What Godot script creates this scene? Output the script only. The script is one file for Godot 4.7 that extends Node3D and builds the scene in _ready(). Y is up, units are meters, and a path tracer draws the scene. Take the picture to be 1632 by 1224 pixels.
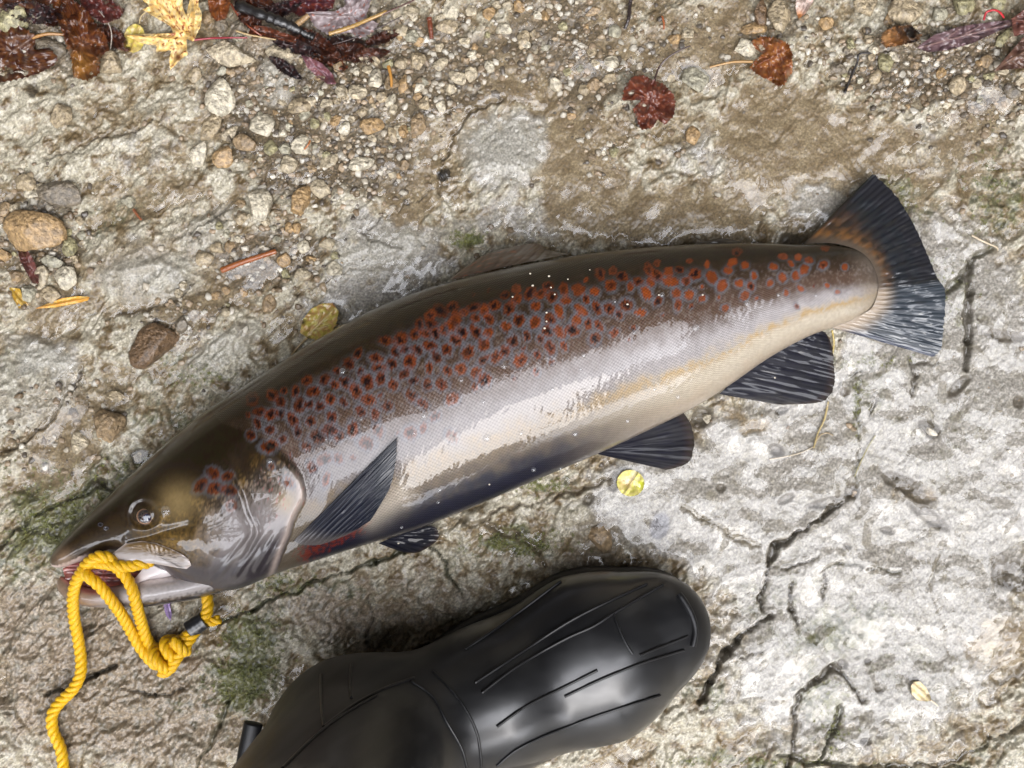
extends Node3D
# A big brown trout on wet limestone bedrock, seen from standing height. Units: metres, y up.
const S := 0.00045            # metres of ground per photograph pixel
const H := 0.9008             # height of the lens over the rock
const D := 0.0011             # spacing of the fine part of the terrain grid
const PX0 := -0.42
const PZ0 := -0.325
const NXI := 764
const NZI := 592
const PAD := 42

var rng := RandomNumberGenerator.new()
var taken := {}
var gxs := PackedFloat32Array()
var gzs := PackedFloat32Array()
var gh := PackedFloat32Array()
var gc := PackedColorArray()
var gw := PackedFloat32Array()
var nx := 0
var nz := 0
var noise_a: FastNoiseLite
var noise_b: FastNoiseLite
var grain_tex: ImageTexture
var grain_soft: ImageTexture
var fine_bump: ImageTexture
var coarse_bump: ImageTexture
var scale_bump: ImageTexture
var film_mask: ImageTexture
var rough_tex: ImageTexture
var scale_shade: ImageTexture
var patch_mask: ImageTexture

# ---------------------------------------------------------------- helpers
func numbered(n: String) -> String:
	if not taken.has(n):
		taken[n] = 0
		return n
	taken[n] += 1
	return "%s_%03d" % [n, taken[n]]

func spot(px: float, py: float, h: float) -> Vector3:
	# the point at height h over the rock that lies on the sight line through a photograph pixel
	var k := S * (H - h) / H
	return Vector3((px - 816.0) * k, h, (py - 612.0) * k)

func tag(o: Node, label := "", category := "", group := "", kind := "") -> Node:
	if label: o.set_meta("label", label)
	if category: o.set_meta("category", category)
	if group: o.set_meta("group", group)
	if kind: o.set_meta("kind", kind)
	return o

func thing(called: String, label: String, category: String, at := Vector3.ZERO, group := "") -> Node3D:
	var o := Node3D.new()
	o.name = numbered(called)
	add_child(o)
	o.position = at
	tag(o, label, category, group)
	return o

func put(called: String, mesh: Mesh, m: Material, parent: Node = self) -> MeshInstance3D:
	var o := MeshInstance3D.new()
	o.name = numbered(called) if parent == self else called
	o.mesh = mesh
	if m: o.material_override = m
	parent.add_child(o, true)
	return o

func smooth(a: float, b: float, x: float) -> float:
	return smoothstep(a, b, x)

func bell(x: float, w: float) -> float:
	return exp(-x * x / (w * w))

func mk(sd: int, freq: float, octaves := 1, kind := FastNoiseLite.TYPE_SIMPLEX_SMOOTH) -> FastNoiseLite:
	var n := FastNoiseLite.new()
	n.seed = sd
	n.noise_type = kind
	n.frequency = freq
	n.fractal_type = FastNoiseLite.FRACTAL_FBM if octaves > 1 else FastNoiseLite.FRACTAL_NONE
	n.fractal_octaves = octaves
	return n

func lin(r: float, g: float, b: float) -> Color:
	return Color(r, g, b)

func grey_tex(n: FastNoiseLite, size: int, lo: float, hi: float) -> ImageTexture:
	var im := n.get_seamless_image(size, size)
	im.convert(Image.FORMAT_L8)
	var d := im.get_data()
	for i in d.size():
		d[i] = int(255.0 * clampf(lo + (hi - lo) * d[i] / 255.0, 0.0, 1.0))
	return ImageTexture.create_from_image(Image.create_from_data(size, size, false, Image.FORMAT_L8, d))

func mesh_of(v: PackedVector3Array, n: PackedVector3Array, idx: PackedInt32Array, c := PackedColorArray(), uv := PackedVector2Array()) -> ArrayMesh:
	var a := []
	a.resize(Mesh.ARRAY_MAX)
	a[Mesh.ARRAY_VERTEX] = v
	if n.size(): a[Mesh.ARRAY_NORMAL] = n
	if c.size(): a[Mesh.ARRAY_COLOR] = c
	if uv.size(): a[Mesh.ARRAY_TEX_UV] = uv
	a[Mesh.ARRAY_INDEX] = idx
	var m := ArrayMesh.new()
	m.add_surface_from_arrays(Mesh.PRIMITIVE_TRIANGLES, a, [], {}, 0)
	return m

func smooth_normals(v: PackedVector3Array, idx: PackedInt32Array) -> PackedVector3Array:
	var n := PackedVector3Array()
	n.resize(v.size())
	for t in range(0, idx.size(), 3):
		var a := idx[t]
		var b := idx[t + 1]
		var c := idx[t + 2]
		var f := (v[c] - v[a]).cross(v[b] - v[a])
		n[a] += f
		n[b] += f
		n[c] += f
	for i in n.size():
		n[i] = n[i].normalized() if n[i].length_squared() > 0.0 else Vector3.UP
	return n

func curve(pts: Array, t: float) -> Variant:
	# Catmull-Rom through points of any kind, t from 0 to 1
	var last := pts.size() - 1
	var f := clampf(t, 0.0, 1.0) * last
	var i := mini(int(f), last - 1)
	f -= i
	var p0 = pts[maxi(i - 1, 0)]
	var p1 = pts[i]
	var p2 = pts[i + 1]
	var p3 = pts[mini(i + 2, last)]
	return (p1 * 2.0 + (p2 - p0) * f + (p0 * 2.0 - p1 * 5.0 + p2 * 4.0 - p3) * f * f + (p1 * 3.0 - p0 - p2 * 3.0 + p3) * f * f * f) * 0.5

func pairs(flat: Array) -> Array:
	var out := []
	for i in range(0, flat.size(), 2):
		out.append(Vector2(flat[i], flat[i + 1]))
	return out

func at_y(table: Array, y: float) -> float:
	# x of a line given as [x, y, x, y ...] with rising y
	var n := table.size()
	if y <= table[1]: return table[0]
	for i in range(2, n, 2):
		if y <= table[i + 1]:
			return lerpf(table[i - 2], table[i], (y - table[i - 1]) / (table[i + 1] - table[i - 1]))
	return table[n - 2]

func ground_at(x: float, z: float) -> float:
	var ix := clampi(int(round((x - PX0) / D)) + PAD, 0, nx - 1)
	var iz := clampi(int(round((z - PZ0) / D)) + PAD, 0, nz - 1)
	return gh[iz * nx + ix]

func ground_px(px: float, py: float) -> float:
	return ground_at((px - 816.0) * S, (py - 612.0) * S)

func tube_into(v: PackedVector3Array, idx: PackedInt32Array, path: PackedVector3Array, radii: PackedFloat32Array, sides: int, flat := 1.0) -> void:
	var first := v.size()
	var n := path.size()
	var up := Vector3.UP
	for i in n:
		var t := (path[mini(i + 1, n - 1)] - path[maxi(i - 1, 0)]).normalized()
		if absf(t.dot(up)) > 0.97: up = Vector3.RIGHT
		var side := t.cross(up).normalized()
		var top := side.cross(t).normalized()
		up = top
		for k in sides:
			var a := TAU * k / sides
			v.append(path[i] + (side * cos(a) + top * sin(a) * flat) * radii[i])
	for i in n - 1:
		for k in sides:
			var a := first + i * sides + k
			var b := first + i * sides + (k + 1) % sides
			idx.append_array([a, a + sides, b, b, a + sides, b + sides])
	for e in [0, n - 1]:
		var c := v.size()
		v.append(path[e])
		for k in sides:
			var a: int = first + e * sides + k
			var b: int = first + e * sides + (k + 1) % sides
			if e == 0: idx.append_array([c, a, b])
			else: idx.append_array([c, b, a])

func sampled(pts: Array, n: int) -> PackedVector3Array:
	var out := PackedVector3Array()
	for i in n + 1:
		out.append(curve(pts, float(i) / n))
	return out

func tube(pts: Array, r0: float, r1: float, n := 24, sides := 7, flat := 1.0, knobbly := 0.0) -> ArrayMesh:
	var path := sampled(pts, n)
	var radii := PackedFloat32Array()
	for i in n + 1:
		radii.append(lerpf(r0, r1, float(i) / n) * (1.0 + knobbly * noise_b.get_noise_2d(i * 0.02, r0 * 900.0 + path[0].x * 50.0)))
	var v := PackedVector3Array()
	var idx := PackedInt32Array()
	tube_into(v, idx, path, radii, sides, flat)
	return mesh_of(v, smooth_normals(v, idx), idx)

func stick(flat: Array, off: float) -> Array:
	# photograph pixels (x, y, height over the rock) to points
	var out := []
	for i in range(0, flat.size(), 3):
		var g := ground_px(flat[i], flat[i + 1])
		out.append(spot(flat[i], flat[i + 1], g + off + flat[i + 2]))
	return out

# ---------------------------------------------------------------- materials
func std(c: Color, rough: float, spec := 0.5) -> StandardMaterial3D:
	var m := StandardMaterial3D.new()
	m.albedo_color = c.linear_to_srgb()
	m.roughness = rough
	m.metallic_specular = spec
	return m

func wet(m: StandardMaterial3D, coat := 1.0, coat_rough := 0.06) -> StandardMaterial3D:
	m.clearcoat_enabled = true
	m.clearcoat = coat
	m.clearcoat_roughness = coat_rough
	return m

func grained(m: StandardMaterial3D, tex: Texture2D, scl: float, bump: Texture2D = null, bump_cm := 0.05, world := false) -> StandardMaterial3D:
	m.uv1_triplanar = true
	m.uv1_world_triplanar = world
	m.uv1_scale = Vector3.ONE * scl
	if tex: m.albedo_texture = tex
	if bump:
		m.heightmap_enabled = true
		m.heightmap_texture = bump
		m.heightmap_scale = bump_cm
	return m

func painted(m: StandardMaterial3D) -> StandardMaterial3D:
	m.vertex_color_use_as_albedo = true
	return m
# ---------------------------------------------------------------- the rock bed
const ZW := 218
const ZH := 164
const ZSTEP := 8.0
const ZX0 := -56.0
const ZY0 := -44.0

func blob_map(list: Array) -> PackedFloat32Array:
	# list: x, y, radius across, radius down, strength ... in photograph pixels
	var m := PackedFloat32Array()
	m.resize(ZW * ZH)
	for b in range(0, list.size(), 5):
		var bx: float = list[b]
		var by: float = list[b + 1]
		var rx: float = list[b + 2]
		var ry: float = list[b + 3]
		var s: float = list[b + 4]
		var x0 := clampi(int((bx - rx - ZX0) / ZSTEP), 0, ZW - 1)
		var x1 := clampi(int((bx + rx - ZX0) / ZSTEP) + 1, 0, ZW - 1)
		var y0 := clampi(int((by - ry - ZY0) / ZSTEP), 0, ZH - 1)
		var y1 := clampi(int((by + ry - ZY0) / ZSTEP) + 1, 0, ZH - 1)
		for y in range(y0, y1 + 1):
			for x in range(x0, x1 + 1):
				var dx := (ZX0 + x * ZSTEP - bx) / rx
				var dy := (ZY0 + y * ZSTEP - by) / ry
				var q := dx * dx + dy * dy
				if q < 1.0:
					m[y * ZW + x] += s * smooth(1.0, 0.25, sqrt(q))
	return m

func fine_map(a: PackedFloat32Array) -> PackedFloat32Array:
	var im := Image.create_from_data(ZW, ZH, false, Image.FORMAT_RF, a.to_byte_array())
	im.resize(ZW * 4, ZH * 4, Image.INTERPOLATE_CUBIC)
	return im.get_data().to_float32_array()

func make_bed() -> void:
	# coordinates: fine in view, then growing steps out to the horizon
	var out := PackedFloat32Array()
	var d := D
	var reach := 0.0
	for i in PAD:
		reach += d
		out.append(reach)
		d *= 1.262
	for i in PAD: gxs.append(PX0 - out[PAD - 1 - i])
	for i in NXI: gxs.append(PX0 + i * D)
	for i in PAD: gxs.append(PX0 + (NXI - 1) * D + out[i])
	for i in PAD: gzs.append(PZ0 - out[PAD - 1 - i])
	for i in NZI: gzs.append(PZ0 + i * D)
	for i in PAD: gzs.append(PZ0 + (NZI - 1) * D + out[i])
	nx = gxs.size()
	nz = gzs.size()
	gh.resize(nx * nz)
	gw.resize(nx * nz)
	gc.resize(nx * nz)
	var pale := fine_map(blob_map([1420, 760, 420, 330, 1.2, 1180, 800, 240, 170, 1.0, 1500, 480, 200, 240, 0.8, 1350, 1050, 400, 240, 0.8, 1040, 800, 200, 110, 0.9, 800, 230, 130, 110, 0.8, 620, 400, 170, 90, 0.75, 1320, 330, 130, 90, 0.7, 1120, 250, 110, 60, 0.5, 560, 470, 120, 60, 0.8, 230, 430, 110, 70, 0.6, 230, 230, 130, 90, 0.35, 60, 560, 100, 60, 0.6, 330, 560, 120, 60, 0.4, 1500, 220, 110, 100, 0.5, 1600, 600, 130, 260, 0.7, 830, 350, 150, 60, 0.6, 440, 130, 50, 50, 0.6, 700, 900, 120, 60, 0.3]))
	var silt := fine_map(blob_map([1270, 230, 200, 130, 1.3, 930, 240, 110, 190, 1.1, 860, 70, 190, 130, 1.0, 1060, 330, 230, 80, 1.1, 1120, 60, 220, 120, 0.9, 640, 300, 110, 130, 0.8, 400, 400, 130, 60, 0.9, 80, 740, 110, 90, 1.0, 120, 660, 130, 80, 0.9, 250, 500, 150, 50, 0.9, 320, 320, 110, 50, 0.7, 470, 210, 150, 120, 0.9, 1450, 270, 130, 130, 0.7, 1560, 180, 90, 140, 0.7, 300, 60, 140, 100, 0.6, 700, 140, 160, 140, 0.8, 60, 460, 90, 110, 0.8, 60, 170, 80, 60, 0.4, 360, 460, 120, 60, 0.7, 1180, 670, 90, 26, 0.8, 950, 890, 70, 40, 0.9, 1440, 790, 60, 30, 0.6, 1590, 1010, 110, 80, 0.6, 1500, 120, 150, 90, 0.6, 130, 80, 60, 60, 0.5, 560, 430, 80, 50, 0.5]))
	var gravel := fine_map(blob_map([640, 100, 220, 140, 1.0, 470, 210, 140, 130, 1.0, 560, 260, 160, 90, 0.9, 420, 400, 130, 90, 0.9, 60, 370, 100, 130, 1.0, 1480, 100, 220, 90, 1.1, 880, 60, 130, 110, 0.8, 370, 130, 90, 110, 0.8, 940, 130, 90, 70, 0.6, 500, 500, 100, 60, 0.4, 110, 640, 100, 60, 0.4, 300, 500, 90, 50, 0.5, 60, 60, 160, 80, 0.5, 1250, 40, 120, 60, 0.6]))
	var green := fine_map(blob_map([90, 800, 110, 80, 0.9, 210, 760, 120, 50, 0.5, 60, 870, 130, 60, 0.6, 300, 600, 120, 50, 0.45, 260, 680, 100, 60, 0.5, 390, 1010, 80, 60, 0.8, 395, 1085, 70, 55, 1.2, 440, 930, 90, 40, 0.6, 560, 930, 120, 50, 0.35, 700, 900, 70, 40, 0.4, 820, 875, 90, 40, 0.9, 860, 775, 60, 26, 0.5, 1420, 320, 60, 50, 0.7, 1580, 310, 70, 110, 0.6, 1450, 340, 60, 60, 0.5, 1540, 470, 60, 90, 0.4, 1330, 1010, 90, 60, 0.45, 1300, 1120, 70, 80, 0.5, 1250, 960, 160, 120, 0.32, 1420, 1060, 200, 120, 0.3, 1500, 700, 160, 120, 0.25, 1110, 1090, 50, 50, 0.5, 1400, 960, 70, 40, 0.4, 1380, 620, 40, 70, 0.4, 745, 385, 40, 22, 0.9, 660, 250, 40, 40, 0.3, 640, 90, 60, 40, 0.3, 1180, 1210, 160, 24, 0.7, 1560, 1200, 120, 50, 0.4, 200, 340, 80, 40, 0.35, 160, 360, 60, 40, 0.3, 20, 560, 60, 60, 0.3, 130, 970, 120, 60, 0.15, 310, 1110, 80, 60, 0.3]))
	var dark := fine_map(blob_map([130, 1080, 260, 190, 0.9, 620, 970, 240, 120, 0.55, 290, 1150, 180, 120, 0.7, 60, 960, 130, 110, 0.6, 480, 980, 130, 80, 0.45, 110, 800, 160, 90, 0.4, 60, 30, 190, 110, 0.9, 450, 40, 160, 110, 0.9, 1560, 60, 160, 70, 0.4, 300, 380, 70, 40, 0.5, 180, 190, 120, 60, 0.15]))
	var n_warp := mk(3, 7.0, 2)
	var n_warp2 := mk(4, 38.0, 2)
	var n_rel := mk(5, 13.0, 3)
	var n_ter := mk(6, 9.0, 4)
	var n_mid := mk(7, 70.0, 4)
	var n_rid := mk(8, 38.0, 4)
	n_rid.fractal_type = FastNoiseLite.FRACTAL_RIDGED
	var n_fine := mk(9, 260.0, 3)
	var n_mot := mk(10, 55.0, 5)
	var n_mot2 := mk(11, 160.0, 3)
	var n_speck := mk(12, 520.0, 2)
	var n_pit := mk(13, 95.0, 1, FastNoiseLite.TYPE_CELLULAR)
	n_pit.cellular_return_type = FastNoiseLite.RETURN_DISTANCE
	var n_big := mk(14, 0.35, 4)
	var n_mot3 := mk(15, 3.0, 2)
	var fw := ZW * 4
	var fh := ZH * 4
	for iz in nz:
		var z := gzs[iz]
		for ix in nx:
			var x := gxs[ix]
			var i := iz * nx + ix
			var px := x / S + 816.0
			var py := z / S + 612.0
			var w1 := n_warp.get_noise_2d(x, z)
			var w2 := n_warp2.get_noise_2d(x, z)
			var fx := clampi(int((px + 26.0 * w1 + 26.0 * w2 - ZX0) * 0.5), 0, fw - 1)
			var fy := clampi(int((py + 30.0 * n_warp.get_noise_2d(x + 9.0, z) + 22.0 * n_warp2.get_noise_2d(x + 9.0, z) - ZY0) * 0.5), 0, fh - 1)
			var f := fy * fw + fx
			var mid := n_mid.get_noise_2d(x, z)
			var zp := smooth(0.25, 0.7, pale[f] + 0.35 * mid)
			var zg := smooth(0.3, 0.75, gravel[f] + 0.3 * mid)
			var fine := n_fine.get_noise_2d(x, z)
			var zd := smooth(0.15, 0.8, dark[f] + 0.4 * mid)
			var rel := n_rel.get_noise_2d(x, z)
			var rid := n_rid.get_noise_2d(x * 0.8 + z * 0.5, z * 1.2 - x * 0.5)
			# ledges: the strata run up to the right
			var tx := x * 0.83 - z * 0.55
			var tz := (x * 0.55 + z * 0.83) * 1.9
			var t := (n_ter.get_noise_2d(tx, tz) + 0.25 * w2 + 1.0) * 4.2
			var tf := floorf(t)
			var step := tf + smooth(0.38, 0.62, t - tf) - 4.2
			var zs := smooth(0.35, 0.8, silt[f] + 0.35 * mid + 0.12 * fine - 0.22 * clampf(step, -1.0, 1.0) * 0.5)
			var rock := (1.0 - 0.75 * zp)
			var low := 0.0050 * rel
			var h := low + 0.0019 * step * rock + 0.0018 * mid * (0.05 + 0.95 * rock) + 0.0006 * rid * rock + 0.0009 * fine * (0.25 + 0.75 * rock + 0.5 * zd)
			var pit := 0.0
			if zp > 0.05:
				pit = smooth(0.22, 0.05, n_pit.get_noise_2d(x + 0.004 * w2, z) + 1.0 - 0.12 * mid) * zp
				h -= 0.0012 * pit
			var bottom := low - 0.0016 + 0.0008 * mid + 0.0004 * fine
			h = lerpf(h, minf(h, bottom) * 0.35 + bottom * 0.65, maxf(zs, zg * 0.7) * 0.9)
			# colour of the stone itself
			var m1 := n_mot.get_noise_2d(x, z)
			var m2 := n_mot2.get_noise_2d(x, z)
			var sp := n_speck.get_noise_2d(x, z)
			var c := Color(0.39, 0.31, 0.19).lerp(Color(0.66, 0.62, 0.50), smooth(-0.35, 0.3, m1 + 0.5 * m2 + 0.2 * step))
			c = c.lerp(Color(0.22, 0.155, 0.075), smooth(0.15, 0.5, -m1 + 0.4 * mid))
			c = c.lerp(Color(0.50, 0.48, 0.44).lerp(Color(0.37, 0.34, 0.28), smooth(0.0, 0.5, m1 + 0.4 * m2)), zp * 0.9)
			c = c.lerp(Color(0.42, 0.34, 0.255).lerp(Color(0.14, 0.11, 0.075), smooth(-0.1, 0.5, m2 + 0.6 * m1)), zd * 0.8)
			var sc := Color(0.30, 0.22, 0.12).lerp(Color(0.47, 0.375, 0.23), smooth(-0.4, 0.5, m1))
			sc = sc.lerp(Color(0.13, 0.09, 0.05), 0.7 * smooth(0.15, 0.7, sp + 0.4 * m2))
			c = c.lerp(sc, zs)
			c = c.lerp(Color(0.12, 0.088, 0.05).lerp(Color(0.24, 0.18, 0.11), smooth(-0.3, 0.4, sp)), zg * 0.88)
			var ga := smooth(0.25, 0.85, green[f] + 0.55 * m2 + 0.35 * m1) * (1.0 - 0.6 * zs)
			c = c.lerp(Color(0.155, 0.165, 0.035).lerp(Color(0.055, 0.065, 0.02), smooth(-0.2, 0.5, m2 - mid)), ga * 0.82)
			var grit := 1.0 + 0.42 * sp + 0.25 * fine + 0.15 * m2
			c = Color(c.r * grit * lerpf(0.94, 0.98, zp), c.g * grit * lerpf(0.905, 0.96, zp), c.b * grit * lerpf(0.84, 0.93, zp))
			# lie of the land beyond the picture: a steep bank upstream, low banks elsewhere, raised to hide the low sky
			var away := maxf(maxf(absf(x) - 0.43, absf(z) - 0.335), 0.0)
			if away > 0.0:
				var far := smooth(0.0, 0.12, away)
				var soft := n_mot3.get_noise_2d(x, z)
				var soft2 := n_mot3.get_noise_2d(x * 0.15, z * 0.15)
				h = lerpf(h, 0.006 * soft * smooth(2.5, 0.6, away) + 0.004 * soft2, far)
				c = c.lerp(Color(0.30, 0.24, 0.155).lerp(Color(0.45, 0.40, 0.30), smooth(-0.4, 0.4, soft * smooth(3.0, 0.8, away) + soft2)), far)
				var bump := n_big.get_noise_2d(x, z)
				var bank := smooth(1.1, 4.2, -z + 0.5 * bump) * 5.4 + maxf(0.0, -z - 4.0) * 0.55
				var side := smooth(3.0, 8.0, absf(x) + bump) * 4.0 + smooth(9.0, 16.0, z + 2.0 * bump) * 5.0
				h += smooth(0.0, 0.8, away) * (0.03 * bump + bank + side) + smooth(2.0, 9.0, away) * bump * 0.8
				var soil := smooth(1.0, 2.2, maxf(-z, absf(x) * 0.4))
				c = c.lerp(Color(0.025, 0.02, 0.013).lerp(Color(0.02, 0.027, 0.012), smooth(-0.2, 0.3, bump)), soil)
			gh[i] = h
			gc[i] = c
			gw[i] = low * 0.85 + lerpf(lerpf(-0.0021, 0.0023, zp), 0.0012, maxf(zs, zg * 0.45)) - 0.004 * zd * (1.0 - zs)
	details_in_bed()

func stamp_line(pts: Array, width: float, depth: float, col: Color, strength: float, wob := 0.0042) -> void:
	# a crack: pts in photograph pixels, the rest in metres
	var reach := width * 3.0 + wob
	var crack_n := mk(71, 22.0, 1)
	var crack_w := mk(72, 55.0, 4)
	for s in pts.size() - 1:
		var a := Vector2((pts[s].x - 816.0) * S, (pts[s].y - 612.0) * S)
		var b := Vector2((pts[s + 1].x - 816.0) * S, (pts[s + 1].y - 612.0) * S)
		var x0 := clampi(int((minf(a.x, b.x) - reach - PX0) / D), 0, NXI - 1)
		var x1 := clampi(int((maxf(a.x, b.x) + reach - PX0) / D), 0, NXI - 1)
		var z0 := clampi(int((minf(a.y, b.y) - reach - PZ0) / D), 0, NZI - 1)
		var z1 := clampi(int((maxf(a.y, b.y) + reach - PZ0) / D), 0, NZI - 1)
		for iz in range(z0, z1 + 1):
			for ix in range(x0, x1 + 1):
				var p := Vector2(PX0 + ix * D, PZ0 + iz * D)
				var q := p + Vector2(crack_w.get_noise_2d(p.x, p.y), crack_w.get_noise_2d(p.x + 7.0, p.y)) * wob
				var e := q.distance_to(Geometry2D.get_closest_point_to_segment(q, a, b))
				var wd := width * clampf(0.62 + 0.6 * crack_n.get_noise_2d(p.x, p.y), 0.22, 1.2)
				if e < wd * 2.0:
					var i := (iz + PAD) * nx + ix + PAD
					var g := smooth(wd * 1.25, wd * 0.35, e)
					gh[i] = minf(gh[i], lerpf(gh[i], gh[i] - depth, g)) if g > 0.0 else gh[i]
					gw[i] -= g * depth * 0.8
					gc[i] = gc[i].lerp(col, strength * smooth(wd * 1.8, wd * 0.5, e))

func stamp_disc(px: float, py: float, rx: float, ry: float, turn: float, depth: float, col: Color, strength: float) -> void:
	var c := Vector2((px - 816.0) * S, (py - 612.0) * S)
	var r := maxf(rx, ry) * S * 1.5
	for iz in range(clampi(int((c.y - r - PZ0) / D), 0, NZI - 1), clampi(int((c.y + r - PZ0) / D) + 1, 0, NZI - 1)):
		for ix in range(clampi(int((c.x - r - PX0) / D), 0, NXI - 1), clampi(int((c.x + r - PX0) / D) + 1, 0, NXI - 1)):
			var p := (Vector2(PX0 + ix * D, PZ0 + iz * D) - c).rotated(-deg_to_rad(turn))
			var e := Vector2(p.x / (rx * S), p.y / (ry * S)).length() + 0.22 * noise_a.get_noise_2d(p.x + px, p.y + py)
			if e < 1.4:
				var i := (iz + PAD) * nx + ix + PAD
				gh[i] -= depth * smooth(1.05, 0.5, e)
				gc[i] = gc[i].lerp(col, strength * smooth(1.15, 0.8, e))

func details_in_bed() -> void:
	var mud := Color(0.055, 0.042, 0.025)
	var moss := Color(0.05, 0.05, 0.014)
	# cracks in the pale rock on the right
	stamp_line(pairs([1335, 803, 1310, 822, 1268, 852, 1240, 872, 1226, 895, 1222, 930, 1217, 948, 1212, 968]), 0.0030, 0.006, mud, 0.85)
	stamp_line(pairs([1262, 925, 1256, 948, 1262, 972, 1272, 998]), 0.0018, 0.004, mud, 0.8)
	stamp_line(pairs([1232, 985, 1205, 1002, 1178, 1018, 1158, 1040, 1143, 1062, 1130, 1085, 1118, 1118]), 0.0030, 0.006, mud, 0.85)
	stamp_line(pairs([1313, 905, 1317, 938, 1310, 955]), 0.0018, 0.003, mud, 0.8)
	stamp_line(pairs([1275, 1105, 1300, 1082, 1330, 1066, 1352, 1085, 1376, 1120]), 0.0022, 0.004, mud, 0.8)
	stamp_line(pairs([1275, 1100, 1268, 1140, 1266, 1180, 1252, 1222]), 0.0024, 0.004, mud, 0.75)
	stamp_line(pairs([1338, 1130, 1332, 1165, 1305, 1205]), 0.0034, 0.004, moss, 0.85)
	stamp_line(pairs([1546, 415, 1545, 470, 1546, 545, 1540, 590]), 0.0028, 0.005, mud, 0.75)
	stamp_line(pairs([1500, 470, 1530, 440, 1560, 405, 1580, 395]), 0.0030, 0.004, moss, 0.5)
	stamp_line(pairs([1335, 612, 1365, 598, 1390, 586]), 0.0012, 0.002, moss, 0.8)
	stamp_line(pairs([1368, 600, 1366, 640, 1370, 690]), 0.0017, 0.0025, moss, 0.9)
	stamp_line(pairs([1393, 632, 1388, 660]), 0.0013, 0.002, mud, 0.7)
	stamp_line(pairs([1452, 570, 1460, 600, 1452, 625]), 0.0014, 0.002, mud, 0.7)
	stamp_line(pairs([1460, 580, 1495, 575]), 0.0011, 0.0018, mud, 0.7)
	stamp_line(pairs([1240, 1200, 1300, 1212, 1420, 1224, 1540, 1222]), 0.0030, 0.004, moss, 0.7)
	stamp_line(pairs([1480, 1224, 1530, 1210, 1560, 1190, 1632, 1150]), 0.0024, 0.003, mud, 0.6)
	stamp_line(pairs([1085, 805, 1120, 825, 1160, 850, 1210, 872]), 0.0022, 0.002, Color(0.25, 0.2, 0.1), 0.5)
	stamp_line(pairs([1120, 905, 1118, 960, 1112, 1010]), 0.0020, 0.001, Color(0.34, 0.26, 0.15), 0.5)
	# the shallow channel along the belly and the one beside the boot toe
	stamp_line(pairs([765, 835, 800, 812, 860, 800, 930, 778, 970, 762]), 0.0016, 0.003, Color(0.2, 0.15, 0.09), 0.8)
	stamp_line(pairs([740, 830, 780, 838, 820, 855, 858, 880, 876, 905]), 0.0034, 0.003, Color(0.22, 0.17, 0.10), 0.7)
	stamp_line(pairs([1226, 900, 1250, 905, 1275, 900, 1300, 892]), 0.0012, 0.002, mud, 0.7)
	stamp_line(pairs([1222, 935, 1200, 950, 1172, 958]), 0.0010, 0.0016, mud, 0.6)
	stamp_line(pairs([1212, 968, 1232, 985]), 0.0012, 0.002, mud, 0.7)
	stamp_line(pairs([1158, 1040, 1185, 1046, 1215, 1038]), 0.0010, 0.0016, mud, 0.6)
	stamp_line(pairs([1313, 905, 1340, 900, 1380, 905, 1430, 912]), 0.0011, 0.002, moss, 0.7)
	stamp_line(pairs([1370, 690, 1372, 725, 1362, 775]), 0.0011, 0.0016, moss, 0.6)
	stamp_line(pairs([1497, 880, 1480, 930, 1500, 985, 1515, 1040]), 0.0010, 0.0014, Color(0.2, 0.16, 0.08), 0.5)
	# long cracks in the rough rock between fish and boot
	stamp_line(pairs([350, 990, 400, 972, 450, 950, 500, 925, 560, 910, 600, 895, 640, 878, 690, 855]), 0.0018, 0.004, moss, 0.9)
	stamp_line(pairs([685, 865, 705, 895, 720, 925, 735, 950]), 0.0014, 0.003, moss, 0.9)
	stamp_line(pairs([585, 1030, 590, 985, 586, 940]), 0.0012, 0.002, mud, 0.7)
	stamp_line(pairs([75, 1110, 110, 1098, 150, 1078, 185, 1062]), 0.0024, 0.005, mud, 0.85)
	stamp_line(pairs([195, 1100, 250, 1104, 300, 1098]), 0.0020, 0.003, mud, 0.6)
	stamp_line(pairs([310, 1224, 350, 1160, 365, 1120, 375, 1100]), 0.0020, 0.003, moss, 0.6)
	stamp_line(pairs([60, 820, 110, 795, 150, 775]), 0.0020, 0.004, moss, 0.7)
	stamp_line(pairs([0, 870, 20, 850, 45, 830]), 0.0030, 0.004, moss, 0.7)
	stamp_line(pairs([160, 770, 195, 790]), 0.0022, 0.004, mud, 0.7)
	# ledge edges upper left
	stamp_line(pairs([0, 722, 40, 702, 80, 670, 110, 625, 135, 590]), 0.0024, 0.0032, Color(0.2, 0.14, 0.07), 0.7)
	stamp_line(pairs([190, 500, 235, 490, 280, 478, 305, 455]), 0.0024, 0.0030, Color(0.2, 0.14, 0.07), 0.7)
	stamp_line(pairs([75, 252, 120, 240, 150, 222, 200, 215, 240, 190, 300, 225]), 0.0018, 0.0024, Color(0.2, 0.14, 0.07), 0.5)
	stamp_line(pairs([640, 395, 575, 375, 610, 350, 650, 325, 690, 300, 740, 285]), 0.0012, 0.0022, mud, 0.6)
	stamp_line(pairs([700, 310, 705, 250, 725, 215, 745, 175, 800, 160]), 0.0022, 0.0030, Color(0.19, 0.13, 0.06), 0.8)
	stamp_line(pairs([320, 395, 305, 370, 335, 350, 370, 320]), 0.0020, 0.0028, Color(0.2, 0.14, 0.07), 0.6)
	stamp_line(pairs([420, 540, 450, 500, 470, 470, 560, 430, 620, 425]), 0.0016, 0.0020, Color(0.2, 0.14, 0.07), 0.5)
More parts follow.
